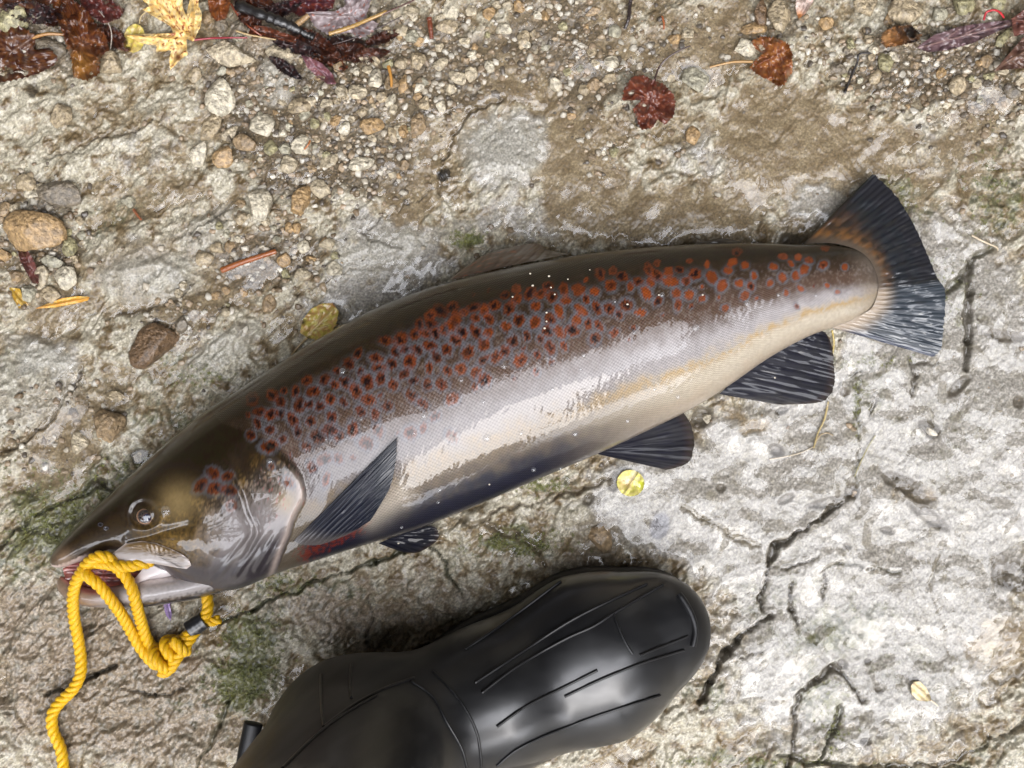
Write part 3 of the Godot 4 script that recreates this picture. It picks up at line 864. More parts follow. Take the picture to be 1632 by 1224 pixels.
func make_trout() -> void:
	gill_a = GILL
	gill_pts = pairs(GILL.slice(6))
	cheek_a = CHEEK
	n_skin = mk(41, 0.030, 3)
	n_skin2 = mk(42, 0.14, 3)
	n_film = mk(43, 0.11, 2)
	read_spots()
	body_rings = loft_rings(stations(BODY), 760)
	var trout := thing("trout", "big brown trout with red spots lying on its side", "fish", Vector3.ZERO)
	var mb := wet(painted(std(Color.WHITE, 0.36, 0.38)), 0.85, 0.02)
	mb.albedo_texture = scale_shade
	mb.heightmap_enabled = true
	mb.heightmap_texture = scale_bump
	mb.heightmap_scale = 0.022
	mb.metallic = 0.12
	var mh := wet(painted(std(Color.WHITE, 0.38, 0.35)), 1.0, 0.03)
	mh.metallic = 0.10
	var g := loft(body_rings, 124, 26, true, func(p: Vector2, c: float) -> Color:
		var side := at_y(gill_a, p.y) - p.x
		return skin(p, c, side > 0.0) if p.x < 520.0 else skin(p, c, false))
	var parts := [PackedInt32Array(), PackedInt32Array(), PackedInt32Array()]
	var idx: PackedInt32Array = g.idx
	var pix: PackedVector2Array = g.pix
	for t in range(0, idx.size(), 6):
		var p := pix[idx[t]]
		var k := 0
		if p.x < 520.0 and p.x < at_y(gill_a, p.y):
			k = 2 if p.y > 700.0 and p.x > at_y(cheek_a, p.y) and p.y < 900.0 else 1
		parts[k].append_array(idx.slice(t, t + 6))
	var names := ["body", "head", "gill_cover"]
	for k in 3:
		var map := PackedInt32Array()
		map.resize(g.v.size())
		map.fill(-1)
		var v := PackedVector3Array()
		var n := PackedVector3Array()
		var c := PackedColorArray()
		var uv := PackedVector2Array()
		var id := PackedInt32Array()
		for i in parts[k]:
			if map[i] < 0:
				map[i] = v.size()
				v.append(g.v[i])
				n.append(g.n[i])
				c.append(g.c[i])
				uv.append(g.uv[i])
			id.append(map[i])
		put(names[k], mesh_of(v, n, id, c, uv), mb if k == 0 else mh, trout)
	# lower jaw, inside of the mouth, upper jaw bone
	var jaw := loft(loft_rings(stations(JAW), 120), 60, 20, false, func(p: Vector2, c: float) -> Color:
		var f := n_skin2.get_noise_2d(p.x, p.y)
		var col := Color(0.20, 0.13, 0.085).lerp(Color(0.33, 0.30, 0.29), smooth(125.0, 190.0, p.x))
		col = col.lerp(Color(0.60, 0.52, 0.49), smooth(-0.35, -0.75, c) * smooth(175.0, 215.0, p.x))
		col = col.lerp(Color(0.36, 0.12, 0.09), smooth(-0.1, -0.7, c) * smooth(185.0, 160.0, p.x))
		col = col.lerp(Color(0.035, 0.03, 0.03), smooth(0.35, 0.85, c + 0.3 * f) * smooth(140.0, 210.0, p.x))
		return col * (1.0 + 0.2 * f))
	put("lower_jaw", mesh_of(jaw.v, jaw.n, jaw.idx, jaw.c, jaw.uv), mh, trout)
	var mouth := pairs([100, 906, 128, 894, 170, 884, 200, 888, 240, 898, 262, 910, 240, 922, 216, 928, 181, 942, 159, 948, 128, 950, 108, 940])
	put("mouth_lining", sheet(mouth, Vector2(165, 915), 12, 80, func(p: Vector2, t: float) -> float: return 0.0155 + 0.004 * t * t + 0.001 * noise_b.get_noise_2d(p.x * 0.4, p.y * 0.4) + 0.0012 * sin(p.y * 0.5), func(p: Vector2, t: float) -> Color:
		var f := n_skin2.get_noise_2d(p.x, p.y)
		return Color(0.30, 0.085, 0.065).lerp(Color(0.10, 0.030, 0.030), smooth(-0.2, 0.4, f + 0.25 * sin(p.y * 0.45))), 0.002), mh, trout)
	var bone := pairs([178, 883, 200, 866, 225, 862, 247, 865, 271, 874, 290, 883, 301, 892, 305, 901, 297, 907, 271, 903, 244, 898, 220, 898, 189, 894])
	put("upper_jaw_bone", sheet(bone, Vector2(245, 884), 10, 90, func(p: Vector2, t: float) -> float: return maxf(body_top(p.x, p.y) + 0.0006, 0.047 + (p.x - 240.0) * 0.00006) + 0.0028 * sqrt(maxf(0.0, 1.0 - t * t)), func(p: Vector2, t: float) -> Color:
		var f := n_skin2.get_noise_2d(p.x, p.y)
		var c := Color(0.17, 0.105, 0.04).lerp(Color(0.42, 0.38, 0.36), smooth(872.0, 892.0, p.y + 8.0 * f - (p.x - 240.0) * 0.12))
		return c.lerp(Color(0.5, 0.42, 0.38), smooth(0.88, 1.0, t)), 0.003), mh, trout)
	var skinfold := pairs([236, 897, 262, 902, 297, 905, 307, 905, 303, 912, 290, 917, 262, 922, 240, 923, 216, 930, 213, 924])
	put("mouth_fold", sheet(skinfold, Vector2(262, 911), 8, 70, func(p: Vector2, t: float) -> float: return 0.0375 - 0.0055 * t * t - (p.y - 905.0) * 0.00018, func(p: Vector2, t: float) -> Color:
		return Color(0.66, 0.61, 0.60).lerp(Color(0.5, 0.30, 0.27), 0.6 * smooth(228.0, 214.0, p.x)), 0.004), mh, trout)
	# eye
	var eye_y := body_top(231, 824)
	var me := wet(painted(std(Color.WHITE, 0.2, 0.6)), 1.0, 0.01)
	var disc := []
	for k in 28: disc.append(Vector2(231 + 15.0 * cos(TAU * k / 28.0), 823 + 14.0 * sin(TAU * k / 28.0)))
	var dome := func(p: Vector2, t: float) -> float: return eye_y - 0.0022 + 0.0040 * sqrt(maxf(0.0, 1.0 - t * t * 0.98))
	var eye := put("eye", sheet(disc, Vector2(231, 823), 16, 56, dome, func(p: Vector2, t: float) -> Color:
		var f := n_skin2.get_noise_2d(p.x * 2.0, p.y * 2.0)
		var c := Color(0.07, 0.055, 0.045).lerp(Color(0.03, 0.026, 0.028), smooth(-0.2, 0.3, f))
		c = c.lerp(Color(0.30, 0.15, 0.08), 0.8 * bell(t - 0.84, 0.07))
		return c.lerp(Color(0.035, 0.025, 0.02), smooth(0.9, 1.0, t)), 0.002), me, trout)
	var pup := []
	for k in 24: pup.append(Vector2(234 + 7.5 * cos(TAU * k / 24.0), 825 + 7.0 * sin(TAU * k / 24.0)))
	put("pupil", sheet(pup, Vector2(234, 825), 6, 40, func(p: Vector2, t: float) -> float: return dome.call(p, p.distance_to(Vector2(231, 823)) / 14.5) + 0.0004, func(p: Vector2, t: float) -> Color: return Color(0.016, 0.022, 0.045).lerp(Color(0.16, 0.09, 0.05), smooth(0.86, 1.0, t)), 0.001), me, eye)
	for q in [[160, 836], [169, 842]]:
		var ring := []
		for k in 16: ring.append(Vector2(q[0] + 4.2 * cos(TAU * k / 16.0), q[1] + 3.2 * sin(TAU * k / 16.0)))
		put("nostril", sheet(ring, Vector2(q[0], q[1]), 3, 20, func(p: Vector2, t: float) -> float: return body_top(p.x, p.y) + 0.0003 + 0.0004 * bell(t - 0.8, 0.2), func(p: Vector2, t: float) -> Color: return Color(0.006, 0.005, 0.005).lerp(Color(0.09, 0.085, 0.10), smooth(0.6, 0.9, t)), 0.001), mh, trout)
	# fins
	var mf := wet(painted(std(Color.WHITE, 0.4, 0.4)), 1.0, 0.03)
	var g_at := func(px: float, py: float) -> float: return ground_px(px, py)
	var dark_fin := func(a: float, b: float, ray: float) -> Color:
		return Color(0.006, 0.006, 0.009).lerp(Color(0.022, 0.022, 0.030), ray * 0.7).lerp(Color(0.045, 0.033, 0.018), smooth(0.86, 1.0, b) * 0.5)
	fin("tail_fin", trout, pairs([1278, 390, 1318, 387, 1358, 395, 1384, 412, 1397, 436, 1400, 456, 1397, 474, 1388, 492, 1368, 504, 1348, 513, 1326, 522]), pairs([1391, 277, 1422, 305, 1446, 339, 1464, 374, 1480, 410, 1494, 443, 1506, 462, 1506, 496, 1503, 530, 1500, 556, 1487, 569]), [0.018, 0.0225, 0.0245, 0.0250, 0.0250, 0.0250, 0.0245, 0.0240, 0.0225, 0.020, 0.016], [0.007, 0.008, 0.0095, 0.011, 0.013, 0.0145, 0.0135, 0.0125, 0.011, 0.009, 0.007], 26, func(a: float, b: float, ray: float) -> Color:
		var up := smooth(0.56, 0.50, a)
		var c := Color(0.022, 0.028, 0.036).lerp(Color(0.075, 0.085, 0.10), ray * 0.6).lerp(Color(0.008, 0.010, 0.013).lerp(Color(0.028, 0.031, 0.034), ray * 0.7), up)
		var warm := Color(0.13, 0.062, 0.024).lerp(Color(0.05, 0.03, 0.018), smooth(-0.2, 0.3, noise_a.get_noise_2d(a * 0.3, b * 0.1)))
		c = c.lerp(warm, up * (smooth(0.75, 0.12, b + 1.1 * a) * 0.95 + 0.7 * smooth(0.34, 0.1, b)))
		c = c.lerp(Color(0.24, 0.18, 0.12), (1.0 - up) * smooth(0.34, 0.05, b))
		c = c.lerp(Color(0.02, 0.028, 0.06), smooth(0.93, 0.985, a) * 0.8)
		c = c.lerp(Color(0.10, 0.075, 0.055).lerp(Color(0.28, 0.22, 0.16), 1.0 - up), smooth(0.20, 0.02, b + 0.06 * noise_a.get_noise_2d(a, b)))
		return c.lerp(Color(0.015, 0.012, 0.01), smooth(0.03, 0.0, a)), mf, 0.0, 0.0006, 0.014, false, 0.0019)
	var ma := wet(painted(std(Color.WHITE, 0.45, 0.25)), 0.7, 0.05)
	var mv := wet(painted(std(Color.WHITE, 0.5, 0.2)), 0.42, 0.08)
	fin("anal_fin", trout, pairs([1146, 628, 1170, 607, 1200, 585, 1235, 560, 1275, 540, 1306, 526]), pairs([1240, 645, 1310, 640, 1330, 612, 1329, 585, 1326, 552, 1316, 530]), [0.029, 0.028, 0.027, 0.026, 0.024, 0.022], [0.004, 0.005, 0.006, 0.010, 0.016, 0.018], 11, dark_fin, ma, 0.001, 0.0004, 0.016, false, 0.0005)
	fin("pelvic_fin", trout, pairs([944, 722, 948, 718, 953, 714, 960, 709]), pairs([1062, 749, 1098, 736, 1106, 700, 1097, 668, 1070, 645, 1045, 654]), [0.034, 0.036, 0.038, 0.041], [0.005, 0.005, 0.008, 0.016, 0.026, 0.036], 10, dark_fin, mv, 0.001, 0.00012, 0.012, false, 0.0003)
	fin("pectoral_fin", trout, pairs([468, 862, 482, 868, 510, 868, 545, 856, 566, 846]), pairs([632, 698, 632, 712, 630, 740, 622, 775, 604, 808, 590, 830]), [0.05, 0.05, 0.05, 0.05, 0.047], [0.07, 0.07, 0.07, 0.07, 0.07, 0.06], 12, func(a: float, b: float, ray: float) -> Color:
		return Color(0.007, 0.007, 0.012).lerp(Color(0.026, 0.028, 0.042), ray * 0.7).lerp(Color(0.09, 0.08, 0.075), smooth(0.2, 0.0, b)), ma, 0.002, 0.0008, 0.012, true)
	fin("pectoral_fin", trout, pairs([603, 866, 622, 858, 645, 850, 668, 842]), pairs([640, 880, 668, 880, 696, 862, 699, 850, 694, 840, 684, 838]), [0.014, 0.015, 0.016, 0.018], [0.007, 0.007, 0.008, 0.010, 0.012, 0.014], 7, dark_fin, mv, 0.001, 0.0003, 0.012)
	fin("dorsal_fin", trout, pairs([716, 447, 760, 436, 810, 424, 860, 414, 905, 405]), pairs([722, 440, 778, 404, 850, 388, 872, 398, 905, 404]), [0.044, 0.044, 0.043, 0.042, 0.040], [0.040, 0.030, 0.024, 0.026, 0.036], 11, func(a: float, b: float, ray: float) -> Color:
		return Color(0.055, 0.036, 0.024).lerp(Color(0.10, 0.065, 0.05), ray * 0.6).lerp(Color(0.16, 0.06, 0.03), smooth(0.2, 0.6, noise_a.get_noise_2d(a * 0.2, b * 0.1)) * smooth(0.7, 0.3, a)).lerp(Color(0.014, 0.014, 0.02), smooth(0.6, 0.9, a)), mf, 0.002, 0.0008, 0.02)
	fin("adipose_fin", trout, pairs([1098, 393, 1120, 392, 1145, 390, 1172, 390]), pairs([1112, 387, 1148, 380, 1176, 384, 1182, 389]), [0.034, 0.033, 0.031, 0.030], [0.033, 0.029, 0.026, 0.026], 4, func(a: float, b: float, ray: float) -> Color: return Color(0.035, 0.026, 0.018), mf, 0.001, 0.0002, 0.0)
	# beads of water and a few grains of sand on the skin
	var bead := SphereMesh.new()
	bead.radius = 1.0
	bead.height = 2.0
	bead.radial_segments = 16
	bead.rings = 8
	var glass := std(Color(0.9, 0.93, 0.96), 0.02)
	glass.transparency = BaseMaterial3D.TRANSPARENCY_ALPHA
	glass.albedo_color.a = 0.06
	for q in [[546, 592, 5], [575, 668, 3], [675, 663, 4], [803, 583, 5], [830, 690, 4], [776, 698, 6], [930, 565, 4], [925, 588, 3], [1108, 522, 6], [1190, 483, 5], [265, 814, 8], [700, 780, 4], [698, 800, 3], [640, 840, 3], [916, 691, 5], [1043, 620, 3], [1080, 632, 4], [850, 748, 4], [893, 747, 3], [1000, 670, 4], [735, 605, 4], [770, 640, 3], [660, 690, 3], [430, 735, 5], [980, 480, 3], [1055, 470, 4], [1010, 530, 3], [880, 620, 3], [1240, 470, 3], [1300, 470, 3], [600, 740, 3], [520, 700, 3]]:
		var o := put("water_bead", bead, glass, trout)
		o.position = spot(q[0], q[1], body_top(q[0], q[1]) + 0.0002)
		o.scale = Vector3(q[2] * S, q[2] * S * 0.55, q[2] * S)
	var sand := std(Color(0.62, 0.56, 0.45), 0.6)
	for q in [[845, 436, 2.2], [849, 455, 2.6], [875, 440, 2.4], [878, 458, 1.8], [817, 473, 2.0], [884, 329 + 140, 2.0], [871, 498, 2.2], [871, 512, 2.0], [868, 523, 2.6], [905, 445, 1.6], [640, 778, 2.0], [780, 772, 2.0], [705, 855, 2.2], [635, 866, 2.2], [1235, 602, 2.2], [1000, 485, 2.4], [940, 430, 1.4], [1050, 470, 1.8], [1120, 470, 2.0]]:
		var o := put("sand_grain", bead, sand, trout)
		o.position = spot(q[0], q[1], body_top(q[0], q[1]) + 0.0004)
		o.scale = Vector3(q[2] * S, q[2] * S * 0.7, q[2] * S * 0.8) * 0.72
# ---------------------------------------------------------------- rope
func rope_mesh(pts: Array, r := 0.0042, lay := 0.0150, start := 0.0) -> ArrayMesh:
	# three strands laid round one another along a path of points
	var rough := sampled(pts, pts.size() * 14)
	var path := PackedVector3Array()
	var left := 0.0
	for i in rough.size() - 1:
		var l := rough[i].distance_to(rough[i + 1])
		while left < l:
			path.append(rough[i].lerp(rough[i + 1], left / l))
			left += 0.0011
		left -= l
	var v := PackedVector3Array()
	var idx := PackedInt32Array()
	for k in 3:
		var line := PackedVector3Array()
		var radii := PackedFloat32Array()
		var up := Vector3.UP
		for i in path.size():
			var t := (path[mini(i + 1, path.size() - 1)] - path[maxi(i - 1, 0)]).normalized()
			var side := t.cross(up).normalized()
			up = side.cross(t).normalized()
			var a := start + TAU * (k / 3.0 - i * 0.0011 / lay)
			line.append(path[i] + (side * cos(a) + up * sin(a)) * r * 0.50)
			radii.append(r * 0.54 * (1.0 + 0.06 * noise_b.get_noise_2d(i * 0.02, k * 3.0)))
		tube_into(v, idx, line, radii, 10)
	return mesh_of(v, smooth_normals(v, idx), idx)

func path_px(flat: Array) -> Array:
	var out := []
	for i in range(0, flat.size(), 3):
		out.append(spot(flat[i], flat[i + 1], flat[i + 2]))
	return out

func make_rope() -> void:
	var rope := thing("rope", "bright yellow twisted rope looped through the mouth of the trout", "rope")
	var m := std(Color(0.88, 0.50, 0.006), 0.34, 0.5)
	m = grained(m, grain_soft, 60.0, fine_bump, 0.03)
	m.rim_enabled = true
	m.rim = 0.3
	put("rope_line", rope_mesh(path_px([104, 1262, 0.007, 98, 1199, 0.006, 85, 1166, 0.006, 83, 1140, 0.007, 94, 1121, 0.007, 116, 1099, 0.0075, 128, 1075, 0.0075, 129, 1050, 0.008, 125, 1021, 0.010, 118, 985, 0.017, 116, 955, 0.026, 120, 931, 0.032, 130, 912, 0.038, 140, 897, 0.044, 157, 887, 0.047, 172, 889, 0.046, 181, 897, 0.043, 189, 908, 0.039, 201, 920, 0.0365, 211, 940, 0.0365, 217, 962, 0.031, 225, 992, 0.0175, 235, 1020, 0.010, 250, 1040, 0.009, 262, 1052, 0.0095])), m, rope)
	put("rope_line", rope_mesh(path_px([240, 897, 0.041, 226, 898, 0.045, 208, 902, 0.045, 188, 902, 0.046, 166, 898, 0.0445, 148, 897, 0.041, 136, 905, 0.040, 137, 916, 0.0445, 150, 926, 0.0445, 164, 940, 0.041, 181, 962, 0.035, 195, 982, 0.024, 208, 1005, 0.015, 222, 1029, 0.010, 238, 1050, 0.009, 252, 1062, 0.010])), m, rope)
	# the knot: turns round the doubled end
	var a := spot(252, 1058, 0.011)
	var b := spot(303, 1002, 0.013)
	var ax := (b - a).normalized()
	var side := ax.cross(Vector3.UP).normalized()
	var up := side.cross(ax)
	var coil := []
	for i in 46:
		var f := i / 45.0
		var ang := f * TAU * 2.25 + 0.4
		coil.append(a + ax * (0.002 + 0.0215 * f) + (side * cos(ang) + up * sin(ang)) * (0.0072 + 0.0012 * sin(f * 9.0)))
	put("knot", rope_mesh(coil), m, rope)
	put("knot", rope_mesh([a - side * 0.002, a + ax * 0.006 + side * 0.003, a + ax * 0.014 - side * 0.002 + up * 0.002, b - ax * 0.004 + side * 0.002, b + ax * 0.006]), m, rope)
	put("knot", rope_mesh([a + side * 0.006 - ax * 0.004, a + ax * 0.004 + side * 0.0085 + up * 0.002, a + ax * 0.015 + side * 0.007 + up * 0.004, b + side * 0.004, b + ax * 0.006 + side * 0.002], 0.0042, 0.015, 2.0), m, rope)
	put("rope_tail", rope_mesh(path_px([318, 995, 0.013, 326, 984, 0.0125, 331, 972, 0.0115, 331, 958, 0.010, 328, 945, 0.009])), m, rope)
	put("rope_tail", rope_mesh(path_px([318, 995, 0.012, 330, 992, 0.011, 341, 990, 0.010, 352, 986, 0.009]), 0.0036), m, rope)
	var t0 := spot(301, 1005, 0.013)
	var t1 := spot(326, 988, 0.0125)
	var band := wet(std(Color(0.012, 0.012, 0.014), 0.35), 0.6, 0.2)
	put("tape_band", tube([t0, t0.lerp(t1, 0.33), t0.lerp(t1, 0.66), t1], 0.0066, 0.0062, 14, 24, 0.85, 0.05), band, rope)

# ---------------------------------------------------------------- boot
var boot_bones := []

func boot_field(p: Vector3) -> float:
	var d := 1e9
	for b in boot_bones:
		# tapered, flattened capsule: from, to, radii, squash
		var a: Vector3 = b[0]
		var ba: Vector3 = b[1] - a
		var t := clampf((p - a).dot(ba) / ba.length_squared(), 0.0, 1.0)
		var q := p - a - ba * t
		q.y /= b[4]
		var e: float = (q.length() - lerpf(b[2], b[3], t)) * (0.5 + 0.5 * b[4])
		var k := 0.022
		var hh := clampf(0.5 + 0.5 * (d - e) / k, 0.0, 1.0)
		d = lerpf(d, e, hh) - k * hh * (1.0 - hh) if d < 1e8 else e
	d = maxf(d, 0.012 - p.y + boot_floor)
	return maxf(d, p.y - 0.40)

func sole_field(p: Vector3) -> float:
	var d := 1e9
	for i in boot_bones.size() - 1:
		var b = boot_bones[i]
		if b[5] == 0: continue
		var a := Vector2(b[0].x, b[0].z)
		var c := Vector2(b[1].x, b[1].z)
		var q := Vector2(p.x, p.z)
		var t := clampf((q - a).dot(c - a) / (c - a).length_squared(), 0.0, 1.0)
		var e: float = q.distance_to(a.lerp(c, t)) - lerpf(b[2], b[3], t) + 0.002
		var k := 0.03
		var hh := clampf(0.5 + 0.5 * (d - e) / k, 0.0, 1.0)
		d = lerpf(d, e, hh) - k * hh * (1.0 - hh) if d < 1e8 else e
	var w := Vector2(d + 0.004, absf(p.y - boot_floor - 0.011) - 0.011 + 0.004)
	return minf(maxf(w.x, w.y), 0.0) + Vector2(maxf(w.x, 0.0), maxf(w.y, 0.0)).length() - 0.004

var boot_floor := -0.002

func nets(lo: Vector3, hi: Vector3, cell: float, field: Callable) -> ArrayMesh:
	var n := Vector3i(((hi - lo) / cell).ceil()) + Vector3i.ONE
	var val := PackedFloat32Array()
	val.resize(n.x * n.y * n.z)
	for z in n.z:
		for y in n.y:
			for x in n.x:
				val[(z * n.y + y) * n.x + x] = field.call(lo + Vector3(x, y, z) * cell)
	var at := PackedInt32Array()
	at.resize(val.size())
	at.fill(-1)
	var v := PackedVector3Array()
	var nr := PackedVector3Array()
	var corner := [0, 1, n.x, n.x + 1, n.x * n.y, n.x * n.y + 1, n.x * n.y + n.x, n.x * n.y + n.x + 1]
	var off := [Vector3(0, 0, 0), Vector3(1, 0, 0), Vector3(0, 1, 0), Vector3(1, 1, 0), Vector3(0, 0, 1), Vector3(1, 0, 1), Vector3(0, 1, 1), Vector3(1, 1, 1)]
	var edges := [0, 1, 2, 3, 4, 5, 6, 7, 0, 2, 1, 3, 4, 6, 5, 7, 0, 4, 1, 5, 2, 6, 3, 7]
	for z in n.z - 1:
		for y in n.y - 1:
			for x in n.x - 1:
				var i := (z * n.y + y) * n.x + x
				var neg := 0
				for c in 8: neg += 1 if val[i + corner[c]] < 0.0 else 0
				if neg == 0 or neg == 8: continue
				var sum := Vector3.ZERO
				var cnt := 0
				for e in range(0, 24, 2):
					var a := val[i + corner[edges[e]]]
					var b := val[i + corner[edges[e + 1]]]
					if (a < 0.0) != (b < 0.0):
						sum += off[edges[e]].lerp(off[edges[e + 1]], a / (a - b))
						cnt += 1
				var p := lo + (Vector3(x, y, z) + sum / cnt) * cell
				at[i] = v.size()
				v.append(p)
				var s := cell * 0.6
				nr.append(Vector3(field.call(p + Vector3(s, 0, 0)) - field.call(p - Vector3(s, 0, 0)), field.call(p + Vector3(0, s, 0)) - field.call(p - Vector3(0, s, 0)), field.call(p + Vector3(0, 0, s)) - field.call(p - Vector3(0, 0, s))).normalized())
	var idx := PackedInt32Array()
	var step := [1, n.x, n.x * n.y]
	for z in range(1, n.z - 1):
		for y in range(1, n.y - 1):
			for x in range(1, n.x - 1):
				var i := (z * n.y + y) * n.x + x
				for k in 3:
					var a := val[i] < 0.0
					if a == (val[i + step[k]] < 0.0): continue
					var u: int = step[(k + 1) % 3]
					var w: int = step[(k + 2) % 3]
					var q := [at[i - u - w], at[i - w], at[i], at[i - u]]
					if q.min() < 0: continue
					if a: idx.append_array([q[0], q[2], q[1], q[0], q[3], q[2]])
					else: idx.append_array([q[0], q[1], q[2], q[0], q[2], q[3]])
	return mesh_of(v, nr, idx)

func boot_top(px: float, py: float) -> Vector3:
	# first point of the boot along the sight line of a photograph pixel
	var h := 0.36
	for i in 220:
		var p := spot(px, py, h)
		var d := boot_field(p)
		if d < 0.0003: return p
		h -= clampf(d * 0.8, 0.0004, 0.02)
		if h < 0.0: break
	return spot(px, py, 0.0)

func boot_line(flat: Array, r: float, parent: Node, called: String, m: Material, sink := 0.3) -> void:
	var keys := pairs(flat)
	var pts := []
	for i in 37:
		var p: Vector2 = curve(keys, i / 36.0)
		pts.append(boot_top(p.x, p.y) + Vector3(0, r * sink, 0))
	put(called, tube(pts, r, r, 60, 8), m, parent)

func make_boot() -> void:
	# each bone: from, to, radius, radius, squash, whether it touches the sole
	var toe := spot(1040, 1006, 0.034)
	var ball := spot(948, 1048, 0.037)
	var mid := spot(800, 1108, 0.044)
	var heel := spot(484, 1232, 0.045)
	var ankle := Vector3(-0.100, 0.085, 0.236)
	boot_bones = [[toe, ball, 0.0405, 0.0535, 0.62, 1], [ball, mid, 0.0535, 0.0470, 0.82, 1], [mid, heel, 0.0440, 0.0400, 1.0, 1], [mid + Vector3(-0.012, 0.014, 0.002), ankle, 0.040, 0.053, 1.0, 0], [ankle, Vector3(-0.112, 0.30, 0.268), 0.0560, 0.070, 1.0, 0], [Vector3(-0.112, 0.30, 0.268), Vector3(-0.116, 0.46, 0.28), 0.070, 0.074, 1.0, 0]]
	var boot := thing("rubber_boot", "black wet rubber boot standing beside the belly of the trout", "boot")
	var rubber := wet(std(Color(0.0055, 0.0055, 0.0065), 0.30, 0.5), 0.8, 0.22)
	rubber = grained(rubber, null, 14.0, coarse_bump, 0.012)
	rubber.roughness = 0.34
	rubber.clearcoat_texture = patch_mask
	rubber.clearcoat = 0.9
	var whole := nets(Vector3(-0.21, -0.006, 0.10), Vector3(0.155, 0.41, 0.38), 0.0048, boot_field)
	var arr := whole.surface_get_arrays(0)
	# the wet film lies on the foot of the boot and thins out up the shaft
	var uv := PackedVector2Array()
	for p in arr[Mesh.ARRAY_VERTEX]:
		uv.append(Vector2(clampf(0.42 + 2.2 * (p.x + 0.35 * p.y + 0.25 * (p.z - 0.2) + 0.012), 0.0, 1.0), p.z * 4.0))
	var film := mk(61, 0.02, 4)
	var gloss := Image.create(256, 256, false, Image.FORMAT_L8)
	var rough := Image.create(256, 256, false, Image.FORMAT_L8)
	for y in 256:
		for x in 256:
			var on := smooth(0.36, 0.50, x / 255.0 + 0.06 * film.get_noise_2d(x * 2.0, y * 2.0))
			var wetness := on * clampf(0.62 + 1.1 * film.get_noise_2d(x, y), 0.15, 1.0) + 0.18 * (1.0 - on)
			gloss.set_pixel(x, y, Color.WHITE * wetness)
			rough.set_pixel(x, y, Color.WHITE * clampf(lerpf(0.62, 0.40, on) + 0.10 * film.get_noise_2d(x * 4.0, y * 4.0), 0.0, 1.0))
	rubber.uv1_triplanar = false
	rubber.uv1_scale = Vector3.ONE
	rubber.heightmap_enabled = false
	rubber.roughness = 1.0
	rubber.roughness_texture = ImageTexture.create_from_image(rough)
	rubber.clearcoat = 1.0
	rubber.clearcoat_texture = ImageTexture.create_from_image(gloss)
	rubber.metallic_specular = 0.55
	put("upper", mesh_of(arr[Mesh.ARRAY_VERTEX], arr[Mesh.ARRAY_NORMAL], arr[Mesh.ARRAY_INDEX], PackedColorArray(), uv), rubber, boot)
	var sole := std(Color(0.010, 0.010, 0.011), 0.45, 0.5)
	put("sole", nets(Vector3(-0.21, -0.008, 0.09), Vector3(0.17, 0.026, 0.36), 0.0042, sole_field), sole, boot)
	var trim := std(Color(0.007, 0.007, 0.008), 0.42, 0.5)
	for l in [[742, 1034, 790, 1002, 840, 966, 893, 926], [757, 1088, 830, 1040, 906, 991, 970, 958, 1031, 930], [768, 1104, 815, 1068, 859, 1041, 905, 1016, 945, 998, 978, 977, 1020, 952, 1057, 931], [792, 1158, 818, 1139, 844, 1122, 900, 1094, 952, 1068], [900, 1110, 950, 1086, 1008, 1062, 1050, 1048, 1090, 1036], [978, 978, 988, 1005, 998, 1026, 1008, 1042], [1020, 1044, 1060, 1028, 1096, 1014], [792, 1221, 820, 1197, 860, 1176, 900, 1160, 950, 1141, 1008, 1122, 1052, 1108]]:
		boot_line(l, 0.0010, boot, "raised_seam", trim)
	for l in [[690, 1070, 720, 1100, 745, 1135, 762, 1175, 768, 1224], [655, 1085, 690, 1110, 712, 1150, 735, 1190, 745, 1224], [512, 1075, 512, 1110, 516, 1158], [516, 1158, 560, 1125, 610, 1098, 660, 1080], [560, 1058, 558, 1090, 560, 1112], [450, 1224, 500, 1175, 545, 1140, 600, 1108]]:
		boot_line(l, 0.0009, boot, "raised_seam", trim)
	boot_line([1082, 946, 1093, 962, 1103, 982, 1108, 1005, 1104, 1030], 0.0022, boot, "toe_rim", trim)
	# pull tab at the heel
	var tab := []
	for q in [[404, 1152, 0.085], [398, 1180, 0.085], [393, 1205, 0.085], [390, 1235, 0.085], [388, 1262, 0.085]]: tab.append(spot(q[0], q[1], q[2]))
	put("heel_tab", tube(tab, 0.0062, 0.0062, 20, 12, 0.6), trim, boot)

